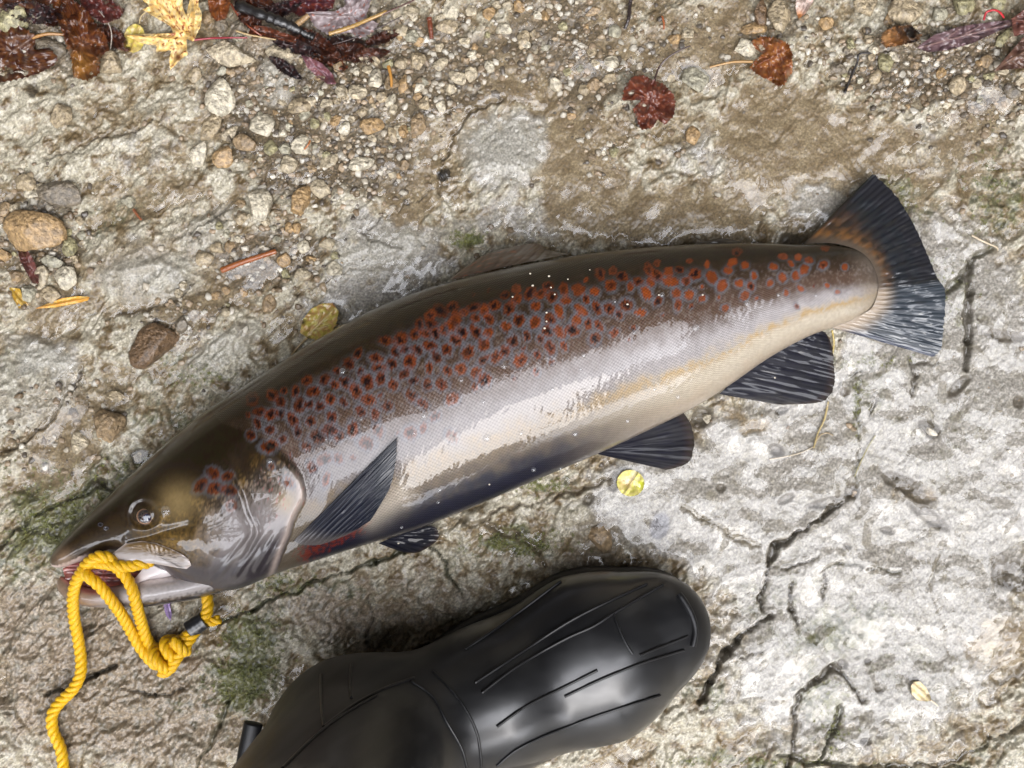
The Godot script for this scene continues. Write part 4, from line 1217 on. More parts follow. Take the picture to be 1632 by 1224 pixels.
# ---------------------------------------------------------------- leaves, twigs, stones
func leaf(called: String, label: String, poly: Array, centre: Vector2, a: Color, b: Color, veins: Array, opts := {}) -> Node3D:
	var hh := -1.0
	for p in poly: hh = maxf(hh, ground_px(clampf(p.x, -60, 1690), clampf(p.y, -60, 1290)))
	hh = lerpf(ground_px(centre.x, maxf(centre.y, -60)), hh, 0.5)
	var lift: float = opts.get("lift", 0.0015)
	var curl: float = opts.get("curl", 0.004)
	var spots_n: float = opts.get("spots", 0.0)
	var vein_c: Color = opts.get("vein", b * 0.6)
	var n1 := mk(int(centre.x + centre.y), 0.05, 3)
	var size := 0.0
	for p in poly: size = maxf(size, p.distance_to(centre))
	var vein_at := func(p: Vector2) -> float:
		var d := 1e9
		for i in veins.size():
			var e: float = p.distance_to(Geometry2D.get_closest_point_to_segment(p, veins[i][0], veins[i][1])) * (1.0 if i < int(opts.get("main", 1)) else 1.5)
			d = minf(d, e)
		return d
	var shape := sheet(poly, centre, int(opts.get("rings", 16)), int(opts.get("around", 150)), func(p: Vector2, t: float) -> float:
		var d: float = vein_at.call(p)
		return hh + lift + curl * (n1.get_noise_2d(p.x * 0.6, p.y * 0.6) * (0.4 + t) + 0.5 * t * t) + 0.0010 * bell(d, 2.2) - 0.0006 * bell(d - 5.0, 3.5), func(p: Vector2, t: float) -> Color:
		var f := n1.get_noise_2d(p.x * 2.0, p.y * 2.0)
		var c := a.lerp(b, smooth(-0.3, 0.35, f))
		c = c.lerp(vein_c, 0.75 * bell(vein_at.call(p), 1.5))
		if spots_n > 0.0: c = c.lerp(Color(0.24, 0.045, 0.008), smooth(0.42, 0.50, n1.get_noise_2d(p.x * 2.6 + 40.0, p.y * 2.6) + spots_n * (1.0 - t) * 0.30) * 0.9)
		if opts.has("patch"):
			for q in opts.patch: c = c.lerp(q[2], bell(p.distance_to(q[0]), q[1]))
		return c * (1.0 + 0.2 * n1.get_noise_2d(p.x * 6.0, p.y * 6.0)), opts.get("thick", 0.00035), opts.get("ragged", 0.8))
	var m := painted(std(Color.WHITE, opts.get("rough", 0.38), 0.5))
	if opts.get("gloss", 1.0) > 0.0: wet(m, opts.get("gloss", 1.0) * 0.7, 0.07)
	if opts.get("thin", false):
		m.backlight_enabled = true
		m.backlight = Color(0.3, 0.3, 0.2)
	var root := thing(called, label, "leaf", Vector3.ZERO, opts.get("group", ""))
	landmark(label, centre)
	put("blade", shape, m, root)
	if opts.has("stalk"):
		var st := std(opts.get("stalk_color", b), 0.4)
		wet(st, 0.8, 0.1)
		put("stalk", tube(stick(opts.stalk, 0.0025), opts.get("stalk_r", 0.0009), opts.get("stalk_r", 0.0009) * 0.7, 24, 7), st, root)
	return root

func seg(f: Array) -> Array:
	var out := []
	for i in range(0, f.size(), 4): out.append([Vector2(f[i], f[i + 1]), Vector2(f[i + 2], f[i + 3])])
	return out

func oval(cx: float, cy: float, rx: float, ry: float, turn: float, point := 0.0) -> Array:
	var out := []
	for k in 32:
		var a := TAU * k / 32.0
		var p := Vector2(cos(a) * rx * (1.0 + point * pow(absf(cos(a)), 6.0)), sin(a) * ry * (1.0 - 0.3 * point * absf(cos(a))))
		out.append(Vector2(cx, cy) + p.rotated(deg_to_rad(turn)))
	return out

func make_leaves() -> void:
	leaf("maple_leaf", "yellow maple leaf with rusty specks at the top edge", pairs([297, 62, 308, 66, 319, 44, 322, 24, 316, 6, 322, -40, 306, -14, 306, 18, 299, 30, 292, 14, 290, -14, 284, -60, 262, -40, 240, -72, 232, -30, 214, -40, 226, 0, 239, 10, 226, 15, 256, 28, 272, 43, 276, 53, 250, 54, 243, 59, 219, 57, 197, 55, 211, 62, 223, 68, 236, 71, 250, 73, 248, 84, 273, 80, 270, 93, 271, 112, 288, 95, 299, 87]), Vector2(289, 52), Color(0.80, 0.56, 0.20), Color(0.74, 0.58, 0.30), seg([307, 64, 272, 108, 307, 64, 200, 56, 307, 64, 230, -20, 307, 64, 312, -20, 307, 64, 262, -20]), {"rings": 46, "around": 360, "curl": 0.006, "lift": 0.004, "spots": 1.0, "main": 5, "vein": Color(0.62, 0.36, 0.08), "gloss": 0.25, "rough": 0.5, "stalk": [306, 64, 0.004, 335, 61, 0.004, 365, 60, 0.006, 394, 60, 0.004], "stalk_color": Color(0.25, 0.02, 0.03), "patch": [[Vector2(284, 91), 7.0, Color(0.13, 0.03, 0.01)]], "thin": true})
	leaf("round_leaf", "small greenish yellow leaf tucked under the maple leaf", oval(214, 61, 17, 23, 8), Vector2(214, 61), Color(0.58, 0.48, 0.10), Color(0.55, 0.42, 0.16), seg([222, 38, 208, 82]), {"curl": 0.002, "lift": 0.0025, "vein": Color(0.4, 0.25, 0.05), "gloss": 0.4, "stalk": [222, 38, 0.002, 225, 26, 0.004, 234, 18, 0.004], "stalk_color": Color(0.4, 0.3, 0.14), "stalk_r": 0.0006})
	leaf("brown_leaf", "dark brown lobed leaf in the top left corner", pairs([-50, 20, 0, 28, 30, 40, 55, 55, 66, 60, 52, 80, 80, 76, 93, 92, 84, 106, 60, 118, 45, 122, 20, 129, -20, 134, -60, 110]), Vector2(20, 82), Color(0.045, 0.014, 0.008), Color(0.11, 0.04, 0.012), seg([60, 55, 15, 85, 60, 55, 10, 60, 45, 65, 40, 110]), {"curl": 0.008, "lift": 0.003, "vein": Color(0.20, 0.13, 0.10), "main": 2, "ragged": 2.5, "stalk": [52, 60, 0.006, 75, 54, 0.007, 103, 55, 0.006], "stalk_color": Color(0.34, 0.17, 0.05), "stalk_r": 0.0014})
	leaf("brown_leaf", "long folded russet leaf left of the yellow maple leaf", pairs([78, -30, 110, -6, 140, 18, 152, 38, 168, 55, 174, 80, 160, 95, 158, 118, 140, 128, 117, 125, 114, 95, 105, 70, 97, 45, 86, 20]), Vector2(130, 70), Color(0.06, 0.016, 0.008), Color(0.14, 0.045, 0.012), seg([88, -10, 138, 126, 105, 30, 150, 45, 112, 55, 166, 72, 118, 85, 158, 100]), {"curl": 0.012, "lift": 0.005, "vein": Color(0.22, 0.09, 0.03), "ragged": 3.0, "patch": [[Vector2(125, 105), 22.0, Color(0.26, 0.12, 0.025)]]})
	leaf("dark_leaf", "small dark red curled leaf at the very top edge", pairs([122, -20, 150, -8, 185, 3, 200, 16, 190, 30, 165, 38, 146, 26, 130, 8]), Vector2(162, 12), Color(0.06, 0.014, 0.012), Color(0.12, 0.03, 0.022), seg([128, -10, 195, 22]), {"curl": 0.012, "lift": 0.008, "ragged": 1.5})
	leaf("dark_leaf", "blackish rotting leaf above the pale scrap of leaf", pairs([8, -40, 60, -30, 100, -20, 84, 6, 50, 14, 20, 10, -20, 14, -50, 0]), Vector2(30, -12), Color(0.05, 0.018, 0.010), Color(0.10, 0.035, 0.014), seg([90, -16, 0, -8]), {"curl": 0.008, "lift": 0.004, "ragged": 1.5})
	leaf("russet_leaf", "russet leaf standing on end right of the maple leaf", pairs([328, -30, 372, -30, 366, 12, 360, 30, 346, 34, 334, 24]), Vector2(348, 4), Color(0.13, 0.035, 0.010), Color(0.20, 0.06, 0.014), seg([350, -30, 348, 32]), {"curl": 0.010, "lift": 0.005, "ragged": 1.5})
	leaf("pale_leaf", "washed out pinkish grey leaf lying over dark litter", pairs([488, 20, 505, 18, 534, 18, 552, 8, 540, -30, 600, -40, 590, 4, 584, 28, 604, 38, 594, 52, 574, 62, 560, 52, 522, 55, 503, 44]), Vector2(556, 26), Color(0.34, 0.29, 0.29), Color(0.20, 0.15, 0.15), seg([590, -10, 510, 45, 560, 25, 585, 48, 560, 25, 500, 24]), {"curl": 0.007, "lift": 0.006, "ragged": 2.0, "vein": Color(0.10, 0.06, 0.05), "gloss": 0.7, "spots": 0.25})
	leaf("dark_leaf", "deep red leaf beneath the black stick", pairs([462, -10, 500, -14, 534, 0, 530, 16, 498, 22, 476, 26, 460, 14]), Vector2(496, 4), Color(0.13, 0.025, 0.015), Color(0.07, 0.02, 0.03), seg([462, 4, 530, 4]), {"curl": 0.008, "lift": 0.004, "ragged": 2.0})
	leaf("dark_leaf", "brown red leaf lying left under the black stick", pairs([400, 40, 424, 42, 452, 52, 476, 60, 470, 70, 446, 64, 420, 58, 396, 54]), Vector2(436, 55), Color(0.14, 0.035, 0.012), Color(0.06, 0.02, 0.012), seg([398, 46, 474, 66]), {"curl": 0.007, "lift": 0.004, "ragged": 1.5})
	leaf("dark_leaf", "purplish red leaf on the gravel below the black stick", pairs([478, 84, 494, 92, 512, 100, 530, 118, 536, 134, 522, 134, 505, 122, 490, 108]), Vector2(506, 110), Color(0.15, 0.045, 0.045), Color(0.20, 0.10, 0.12), seg([480, 86, 532, 132]), {"curl": 0.007, "lift": 0.003, "ragged": 1.5})
	leaf("dark_leaf", "orange brown leaf scrap at the tip of the black stick", pairs([486, 82, 510, 84, 540, 92, 556, 108, 545, 116, 520, 104, 498, 96]), Vector2(522, 98), Color(0.15, 0.04, 0.012), Color(0.03, 0.016, 0.012), seg([488, 84, 552, 110]), {"curl": 0.006, "lift": 0.002, "ragged": 2.0})
	leaf("dark_leaf", "black sodden leaf between the tan stick and the gravel", pairs([545, 56, 580, 64, 576, 84, 560, 96, 530, 78, 520, 62]), Vector2(550, 74), Color(0.016, 0.012, 0.012), Color(0.05, 0.022, 0.016), seg([522, 64, 572, 88]), {"curl": 0.006, "lift": 0.002, "ragged": 2.0})
	# more of the dark sodden litter under the leaves at the top left
	var k := 0
	for q in [[412, 6, 34, 16, 25, "blackish leaf scrap at the top edge left of the black stick"], [446, 16, 30, 13, -20, "dark rust leaf scrap lying across the black stick"], [500, 66, 40, 15, 30, "black red leaf scrap under the end of the black stick"], [540, 84, 34, 14, -15, "dark leaf scrap under the orange brown leaf scrap"], [470, 74, 30, 12, 15, "wet russet scrap between the oblong stone and the black stick"], [585, 88, 30, 12, -10, "blue black leaf scrap on the gravel right of the litter"], [395, 20, 30, 18, 60, "dark brown scrap right of the russet leaf"], [52, 20, 40, 18, 10, "dark brown leaf scrap above the lobed brown leaf"], [182, 60, 26, 14, 40, "black scrap of leaf beside the folded russet leaf"], [100, 24, 26, 14, -30, "dark red scrap between the two top left leaves"], [455, 108, 26, 10, 35, "brown red leaf scrap on the pebbles under the litter"], [610, 60, 26, 10, -20, "purple black scrap right of the pale leaf"]]:
		k += 1
		leaf("dark_leaf", q[5], oval(q[0], q[1], q[2], q[3], q[4], 0.25), Vector2(q[0], q[1]), [Color(0.035, 0.012, 0.008), Color(0.09, 0.026, 0.010), Color(0.016, 0.012, 0.014)][k % 3], [Color(0.10, 0.03, 0.014), Color(0.04, 0.014, 0.010), Color(0.05, 0.02, 0.018)][k % 3], [[Vector2(q[0], q[1]) - Vector2(q[2], 0).rotated(deg_to_rad(q[4])), Vector2(q[0], q[1]) + Vector2(q[2], 0).rotated(deg_to_rad(q[4]))]], {"curl": 0.010, "lift": 0.002 + 0.001 * (k % 3), "ragged": 3.5})
	leaf("red_leaf", "glossy dark red leaf with a long dark stalk in the brown silt", pairs([1043, 128, 1058, 134, 1074, 150, 1077, 168, 1073, 186, 1060, 199, 1048, 190, 1040, 204, 1022, 207, 1017, 197, 1014, 186, 1008, 174, 1022, 160, 1016, 148, 1003, 158, 992, 161, 994, 142, 1006, 124, 1024, 119, 1038, 126]), Vector2(1036, 158), Color(0.10, 0.024, 0.013), Color(0.17, 0.052, 0.026), seg([1043, 128, 1030, 200, 1040, 140, 1070, 160, 1036, 165, 1064, 190, 1042, 130, 1000, 146]), {"curl": 0.010, "lift": 0.003, "vein": Color(0.07, 0.014, 0.01), "ragged": 2.2, "main": 1, "stalk": [1043, 128, 0.003, 1050, 108, 0.003, 1064, 92, 0.003, 1080, 82, 0.002, 1100, 73, 0.001], "stalk_color": Color(0.06, 0.035, 0.03), "stalk_r": 0.0008})
	leaf("russet_leaf", "shiny orange brown leaf beside a white stone", pairs([1198, 66, 1212, 58, 1235, 60, 1256, 68, 1263, 86, 1263, 115, 1250, 135, 1240, 138, 1225, 128, 1205, 118, 1195, 108, 1203, 97, 1216, 86, 1204, 78]), Vector2(1234, 97), Color(0.17, 0.05, 0.016), Color(0.27, 0.105, 0.028), seg([1258, 76, 1200, 108, 1240, 84, 1252, 130, 1225, 92, 1232, 130]), {"curl": 0.010, "lift": 0.003, "vein": Color(0.13, 0.035, 0.014), "ragged": 2.0, "stalk": [1200, 98, 0.003, 1166, 99, 0.003, 1131, 107, 0.002], "stalk_color": Color(0.36, 0.20, 0.06), "stalk_r": 0.0011})
	leaf("purple_leaf", "long purple brown leaf pointing at the right edge", pairs([1460, 76, 1490, 55, 1530, 42, 1580, 35, 1622, 30, 1624, 38, 1590, 50, 1550, 69, 1510, 80, 1480, 83]), Vector2(1540, 58), Color(0.085, 0.045, 0.05), Color(0.15, 0.09, 0.095), seg([1464, 76, 1622, 34, 1500, 66, 1530, 46, 1530, 58, 1560, 42, 1500, 66, 1525, 74, 1540, 56, 1570, 58]), {"curl": 0.006, "lift": 0.007, "vein": Color(0.24, 0.15, 0.13), "ragged": 0.8})
	leaf("brown_leaf", "brown leaf with fine parallel veins at the right edge", pairs([1584, 113, 1600, 95, 1632, 58, 1672, 50, 1690, 108, 1640, 108, 1612, 110]), Vector2(1635, 88), Color(0.085, 0.04, 0.028), Color(0.14, 0.075, 0.05), seg([1584, 112, 1680, 52, 1610, 96, 1630, 110, 1624, 86, 1650, 108, 1640, 76, 1668, 104]), {"curl": 0.006, "lift": 0.005, "vein": Color(0.20, 0.12, 0.08)})
	leaf("brown_leaf", "reddish brown leaf corner above the long purple leaf", pairs([1612, 30, 1640, 10, 1690, 0, 1690, 50, 1640, 52, 1616, 58]), Vector2(1650, 32), Color(0.10, 0.035, 0.026), Color(0.17, 0.07, 0.05), seg([1614, 34, 1690, 20]), {"curl": 0.008, "lift": 0.010})
	leaf("curled_leaf", "black and tan curled dead leaf by the purple leaf", pairs([1406, 52, 1424, 42, 1452, 40, 1470, 56, 1462, 66, 1438, 72, 1412, 76, 1404, 68]), Vector2(1436, 58), Color(0.018, 0.014, 0.013), Color(0.30, 0.14, 0.05), seg([1408, 70, 1466, 60]), {"curl": 0.014, "lift": 0.005, "ragged": 2.5, "patch": [[Vector2(1412, 56), 9.0, Color(0.50, 0.27, 0.11)], [Vector2(1430, 69), 12.0, Color(0.36, 0.16, 0.05)], [Vector2(1450, 50), 16.0, Color(0.014, 0.012, 0.012)]]})
	leaf("oval_leaf", "yellow oval leaf touching the back of the trout", pairs([478, 530, 482, 510, 496, 492, 512, 484, 530, 483, 540, 496, 536, 518, 524, 534, 506, 543, 490, 538]), Vector2(509, 513), Color(0.44, 0.36, 0.07), Color(0.42, 0.25, 0.08), seg([488, 538, 530, 494, 500, 525, 522, 520, 506, 515, 512, 500]), {"curl": 0.004, "lift": 0.003, "vein": Color(0.55, 0.42, 0.22), "gloss": 1.0, "stalk": [490, 538, 0.002, 478, 550, 0.001, 464, 566, 0.0005], "stalk_color": Color(0.36, 0.26, 0.13), "patch": [[Vector2(534, 486), 5.0, Color(0.22, 0.06, 0.02)], [Vector2(483, 514), 3.5, Color(0.01, 0.01, 0.01)]]})
	leaf("round_leaf", "small round lemon yellow leaf floating near the pelvic fin", oval(1005, 770, 22, 21, 20), Vector2(1005, 770), Color(0.62, 0.58, 0.13), Color(0.66, 0.55, 0.22), seg([1018, 752, 996, 786]), {"curl": 0.003, "lift": 0.002, "gloss": 0.8, "rough": 0.4, "patch": [[Vector2(998, 766), 9.0, Color(0.66, 0.46, 0.25)], [Vector2(1022, 772), 8.0, Color(0.52, 0.55, 0.03)]]})
	leaf("small_leaf", "small cream leaf lying alone on the pale rock right of the boot", pairs([1452, 1094, 1456, 1087, 1466, 1086, 1476, 1096, 1483, 1110, 1484, 1117, 1476, 1118, 1462, 1116, 1453, 1106]), Vector2(1466, 1102), Color(0.62, 0.54, 0.28), Color(0.66, 0.52, 0.34), seg([1484, 1116, 1456, 1090]), {"curl": 0.003, "lift": 0.0025, "gloss": 0.4, "stalk": [1482, 1115, 0.001, 1488, 1119, 0.0005, 1495, 1125, 0.0], "stalk_color": Color(0.66, 0.56, 0.42), "stalk_r": 0.0007})
	leaf("leaf_sliver", "narrow orange yellow sliver of leaf at the left edge", pairs([56, 492, 76, 484, 100, 475, 124, 472, 143, 473, 140, 479, 116, 485, 88, 490]), Vector2(100, 482), Color(0.62, 0.30, 0.03), Color(0.66, 0.42, 0.10), seg([58, 491, 142, 475]), {"curl": 0.002, "lift": 0.0035, "gloss": 0.6, "vein": Color(0.5, 0.2, 0.02)})
	leaf("yellow_scrap", "ochre leaf scrap under the stones at the left edge", pairs([14, 458, 32, 460, 36, 474, 46, 486, 30, 492, 22, 478]), Vector2(30, 475), Color(0.42, 0.24, 0.03), Color(0.50, 0.33, 0.06), seg([16, 460, 40, 490]), {"curl": 0.002, "lift": 0.001})
	leaf("dark_leaf", "dark red rolled leaf among stones at the left edge", pairs([28, 398, 40, 394, 52, 412, 62, 432, 62, 452, 52, 452, 42, 434, 32, 416]), Vector2(46, 424), Color(0.10, 0.03, 0.024), Color(0.17, 0.06, 0.05), seg([34, 398, 58, 450]), {"curl": 0.008, "lift": 0.004, "ragged": 1.4})
	leaf("leaf_scrap", "violet scrap of leaf below the lower jaw", pairs([260, 962, 270, 960, 274, 980, 272, 990, 264, 980]), Vector2(267, 974), Color(0.24, 0.15, 0.34), Color(0.34, 0.25, 0.42), seg([264, 962, 271, 988]), {"curl": 0.002, "lift": 0.002})
	leaf("leaf_scrap", "pinkish white curled scrap with an orange tip at the top", pairs([1270, -20, 1292, -24, 1296, 2, 1284, 22, 1272, 30, 1268, 12]), Vector2(1281, 2), Color(0.62, 0.50, 0.44), Color(0.52, 0.40, 0.34), seg([1290, -16, 1274, 26]), {"curl": 0.008, "lift": 0.006, "gloss": 0.4, "patch": [[Vector2(1274, 26), 8.0, Color(0.50, 0.19, 0.03)]]})

func twig(called: String, label: String, flat: Array, r0: float, r1: float, c: Color, off := 0.002, knob := 0.25, cat := "twig", group := "", gloss := 0.8) -> void:
	var m := grained(wet(std(c, 0.42), gloss, 0.1), grain_soft, 40.0, fine_bump, 0.04)
	var o := put(called, tube(stick(flat, off), r0, r1, 40, 8, 0.8, knob), m)
	tag(o, label, cat, group)

func make_twigs() -> void:
	twig("black_stick", "thick black wet stick among the dark leaves", [378, 8, 0.008, 420, 24, 0.009, 455, 38, 0.008, 484, 52, 0.006, 500, 60, 0.004], 0.0042, 0.0028, Color(0.012, 0.010, 0.010), 0.004, 0.5, "stick")
	twig("tan_stick", "straw coloured stick across the pale leaf", [524, 54, 0.009, 556, 44, 0.010, 585, 32, 0.011, 617, 18, 0.009], 0.0016, 0.0013, Color(0.46, 0.27, 0.07), 0.004, 0.3, "stick")
	twig("tan_stick", "short tan stick end beside the pale leaf", [473, 39, 0.008, 482, 32, 0.009, 492, 24, 0.009], 0.0024, 0.0018, Color(0.42, 0.26, 0.12), 0.003, 0.3, "stick")
	twig("thin_stem", "thin pale stem running right from the maple leaf stalk", [376, 49, 0.005, 400, 56, 0.005, 440, 63, 0.005], 0.0008, 0.0006, Color(0.52, 0.36, 0.16), 0.003)
	twig("thin_stem", "reddish thin stem slanting under the black stick", [368, 6, 0.006, 385, 32, 0.006, 402, 46, 0.004, 418, 58, 0.003], 0.0008, 0.0006, Color(0.30, 0.07, 0.03), 0.003)
	twig("thin_stem", "dark thin stem rising from the tan stick to the top edge", [586, 34, 0.009, 620, 18, 0.009, 660, 0, 0.008, 700, -20, 0.008], 0.0008, 0.0005, Color(0.10, 0.035, 0.025), 0.004)
	twig("thin_stem", "thin dark stem crossing below the tan stick", [525, 72, 0.006, 560, 62, 0.008, 600, 46, 0.008, 640, 26, 0.005], 0.0006, 0.0004, Color(0.05, 0.025, 0.02), 0.003)
	twig("needle", "orange needle lying on two pebbles", [619, 105, 0.007, 623, 122, 0.007, 624, 139, 0.006], 0.0013, 0.0009, Color(0.58, 0.27, 0.05), 0.002, 0.1, "needle")
	twig("bark_piece", "red brown bark splinter in the gravel at the top", [684, 28, 0.004, 686, 44, 0.005, 688, 62, 0.004], 0.0020, 0.0016, Color(0.20, 0.045, 0.014), 0.002, 0.3, "bark")
	twig("bark_piece", "orange brown bark strip with dark ends above the trout", [353, 431, 0.002, 380, 420, 0.003, 410, 410, 0.003, 440, 400, 0.002], 0.0022, 0.0018, Color(0.36, 0.10, 0.02), 0.002, 0.2, "bark")
	twig("dark_twig", "dark twig pointing down from the top edge", [1010, -20, 0.003, 1004, 6, 0.003, 1002, 28, 0.003, 996, 46, 0.002], 0.0016, 0.0012, Color(0.035, 0.022, 0.02), 0.002, 0.4)
	twig("dark_twig", "kinked black twig in the silt left of the yellow stone", [1346, 148, 0.001, 1356, 124, 0.002, 1366, 100, 0.002, 1370, 86, 0.002, 1390, 84, 0.001], 0.0010, 0.0007, Color(0.022, 0.016, 0.014), 0.001, 0.3)
	twig("needle", "short orange needle in the silt near the top", [1055, 26, 0.001, 1058, 36, 0.001, 1058, 47, 0.001], 0.0008, 0.0006, Color(0.40, 0.10, 0.02), 0.001, 0.1, "needle")
	twig("needle", "small red brown needle on the rock left of the gravel", [213, 334, 0.001, 219, 343, 0.002, 225, 350, 0.001], 0.0012, 0.0008, Color(0.36, 0.12, 0.05), 0.0015, 0.1, "needle")
	twig("needle", "tiny orange needle on a pebble above the trout head", [494, 224, 0.004, 491, 231, 0.005, 485, 238, 0.004], 0.0008, 0.0006, Color(0.50, 0.18, 0.05), 0.003, 0.1, "needle")
	twig("thin_stem", "pale dry stem on the rock right of the tail", [1549, 375, 0.001, 1566, 384, 0.002, 1588, 394, 0.001, 1590, 399, 0.0], 0.0008, 0.0006, Color(0.66, 0.54, 0.36), 0.001)
	twig("thin_stem", "yellow curved stem below the anal fin", [1320, 640, 0.001, 1314, 668, 0.001, 1303, 692, 0.001, 1297, 714, 0.001], 0.0008, 0.0006, Color(0.56, 0.43, 0.18), 0.001)
	twig("thin_stem", "yellow stem standing between anal fin and tail", [1326, 526, 0.006, 1329, 545, 0.006, 1327, 562, 0.004, 1324, 575, 0.003], 0.0008, 0.0006, Color(0.56, 0.42, 0.12), 0.002)
	twig("rootlet", "fine tan rootlet curling on the pale rock below the anal fin", [1296, 714, 0.0, 1306, 695, 0.001, 1318, 690, 0.001, 1328, 694, 0.0], 0.0006, 0.0004, Color(0.46, 0.35, 0.2), 0.001, 0.1, "root")
	twig("rootlet", "fine pale rootlet lying across the pale rock", [1226, 732, 0.0, 1250, 728, 0.001, 1275, 722, 0.001, 1297, 712, 0.0], 0.0006, 0.0004, Color(0.60, 0.50, 0.36), 0.001, 0.1, "root")
	twig("rootlet", "long fine rootlet from the stem down to a round pit", [1395, 694, 0.0, 1382, 715, 0.001, 1370, 740, 0.001, 1362, 760, 0.0], 0.0006, 0.0004, Color(0.40, 0.36, 0.18), 0.001, 0.1, "root")
	twig("red_thread", "bright red loop of thread at the top right", [1568, 32, 0.004, 1572, 20, 0.006, 1584, 16, 0.007, 1594, 20, 0.006, 1600, 28, 0.004], 0.0008, 0.0008, Color(0.55, 0.02, 0.03), 0.004, 0.0, "thread")
	twig("hair_stem", "thin grey stem bent on the stones under the russet leaf", [176, 78, 0.003, 178, 58, 0.005, 174, 40, 0.007, 162, 22, 0.009, 150, 10, 0.010], 0.0005, 0.0004, Color(0.40, 0.34, 0.28), 0.003, 0.0)
	twig("black_chip", "small black chip of wood on the rock above the dorsal fin", [700, 283, 0.0, 706, 279, 0.001, 716, 276, 0.0], 0.0040, 0.0030, Color(0.012, 0.010, 0.010), 0.001, 0.5, "wood chip")

var stone_meshes := []
var stone_mats := []

func stone_shape(sd: int, detail: int) -> ArrayMesh:
	var r := RandomNumberGenerator.new()
	r.seed = sd
	var n := mk(sd, 0.9, 3)
	var cuts := []
	for i in 11 + sd % 5: cuts.append([Vector3(r.randfn(), r.randfn(), r.randfn()).normalized(), r.randf_range(0.55, 0.92)])
	var s := SphereMesh.new()
	s.radius = 1.0
	s.height = 2.0
	s.radial_segments = detail
	s.rings = detail / 2
	var a := s.get_mesh_arrays()
	var v: PackedVector3Array = a[Mesh.ARRAY_VERTEX]
	var way := PackedVector3Array()
	for i in v.size():
		var d := v[i].normalized()
		var q := 1.06
		for c in cuts:
			var k: float = d.dot(c[0])
			if k > 0.05: q = minf(q, c[1] / k)
		var face := d * exp(-46.0 * (1.06 - q))
		for c in cuts:
			var k: float = d.dot(c[0])
			if k > 0.05: face += c[0] * exp(-46.0 * (c[1] / k - q))
		way.append(face.normalized())
		v[i] = d * (q + 0.05 * n.get_noise_3dv(d * 1.2) + 0.02 * n.get_noise_3dv(d * 4.0))
	var nr := PackedVector3Array()
	nr.resize(v.size())
	var idx: PackedInt32Array = a[Mesh.ARRAY_INDEX]
	var raw := smooth_normals(v, idx)
	# join the seam
	var at := {}
	for i in v.size():
		var key := Vector3i((v[i] * 2000.0).round())
		at[key] = at.get(key, Vector3.ZERO) + raw[i]
	for i in v.size(): nr[i] = (at[Vector3i((v[i] * 2000.0).round())].normalized() * 0.5 + way[i]).normalized()
	return mesh_of(v, nr, idx)

func make_stone_kit() -> void:
	for i in 16: stone_meshes.append(stone_shape(100 + i, 30))
	for c in [Color(0.44, 0.40, 0.33), Color(0.36, 0.31, 0.235), Color(0.27, 0.205, 0.135), Color(0.52, 0.50, 0.45), Color(0.17, 0.15, 0.125), Color(0.33, 0.33, 0.29), Color(0.145, 0.095, 0.058), Color(0.36, 0.255, 0.145), Color(0.30, 0.29, 0.19)]:
		var m := grained(wet(std(Color(c.r * 1.95, c.g * 1.8, c.b * 1.5), 0.5), 0.6, 0.15), grain_tex, 20.0, coarse_bump, 0.22, true)
		m.clearcoat_texture = film_mask
		stone_mats.append(m)

var landmarks := []
var used_labels := {}

func short_name(label: String) -> String:
	var out := []
	for w in label.split(" "):
		if out.size() > 2 and w in ["below", "beside", "left", "right", "under", "above", "at", "in", "between", "near", "of", "on", "touching", "among", "standing", "beneath", "lying", "with", "half", "sunk", "low", "cut", "by", "across", "pointing", "tucked", "running", "slanting", "down", "rising", "crossing", "against"]: break
		out.append(w)
	return " ".join(out.slice(0, 6))

func landmark(label: String, at: Vector2) -> void:
	landmarks.append([short_name(label), at])

func pebble_label(px: float, py: float, w: float, tone: int) -> String:
	# what sets a pebble apart: its tone, and the nearest thing one can find
	var near := landmarks.duplicate()
	near.sort_custom(func(a, b): return a[1].distance_to(Vector2(px, py)) < b[1].distance_to(Vector2(px, py)))
	var size := "tiny" if w < 12.0 else "small" if w < 19.0 else "middling"
	var shade: String = ["pale buff", "tan", "brown", "whitish", "dark grey", "grey", "dark brown", "ochre", "greenish"][tone]
	for l in near.slice(0, 14):
		var d: Vector2 = Vector2(px, py) - l[1]
		var way: String = ["right of", "below right of", "below", "below left of", "left of", "above left of", "above", "above right of"][posmod(int(round(d.angle() / (PI / 4.0))), 8)]
		var s := "%s %s pebble %s%s the %s" % [size, shade, "just " if d.length() < 45.0 else "", way, l[0]]
		if not used_labels.has(s):
			used_labels[s] = true
			return s
	return "%s %s pebble in the wet gravel" % [size, shade]

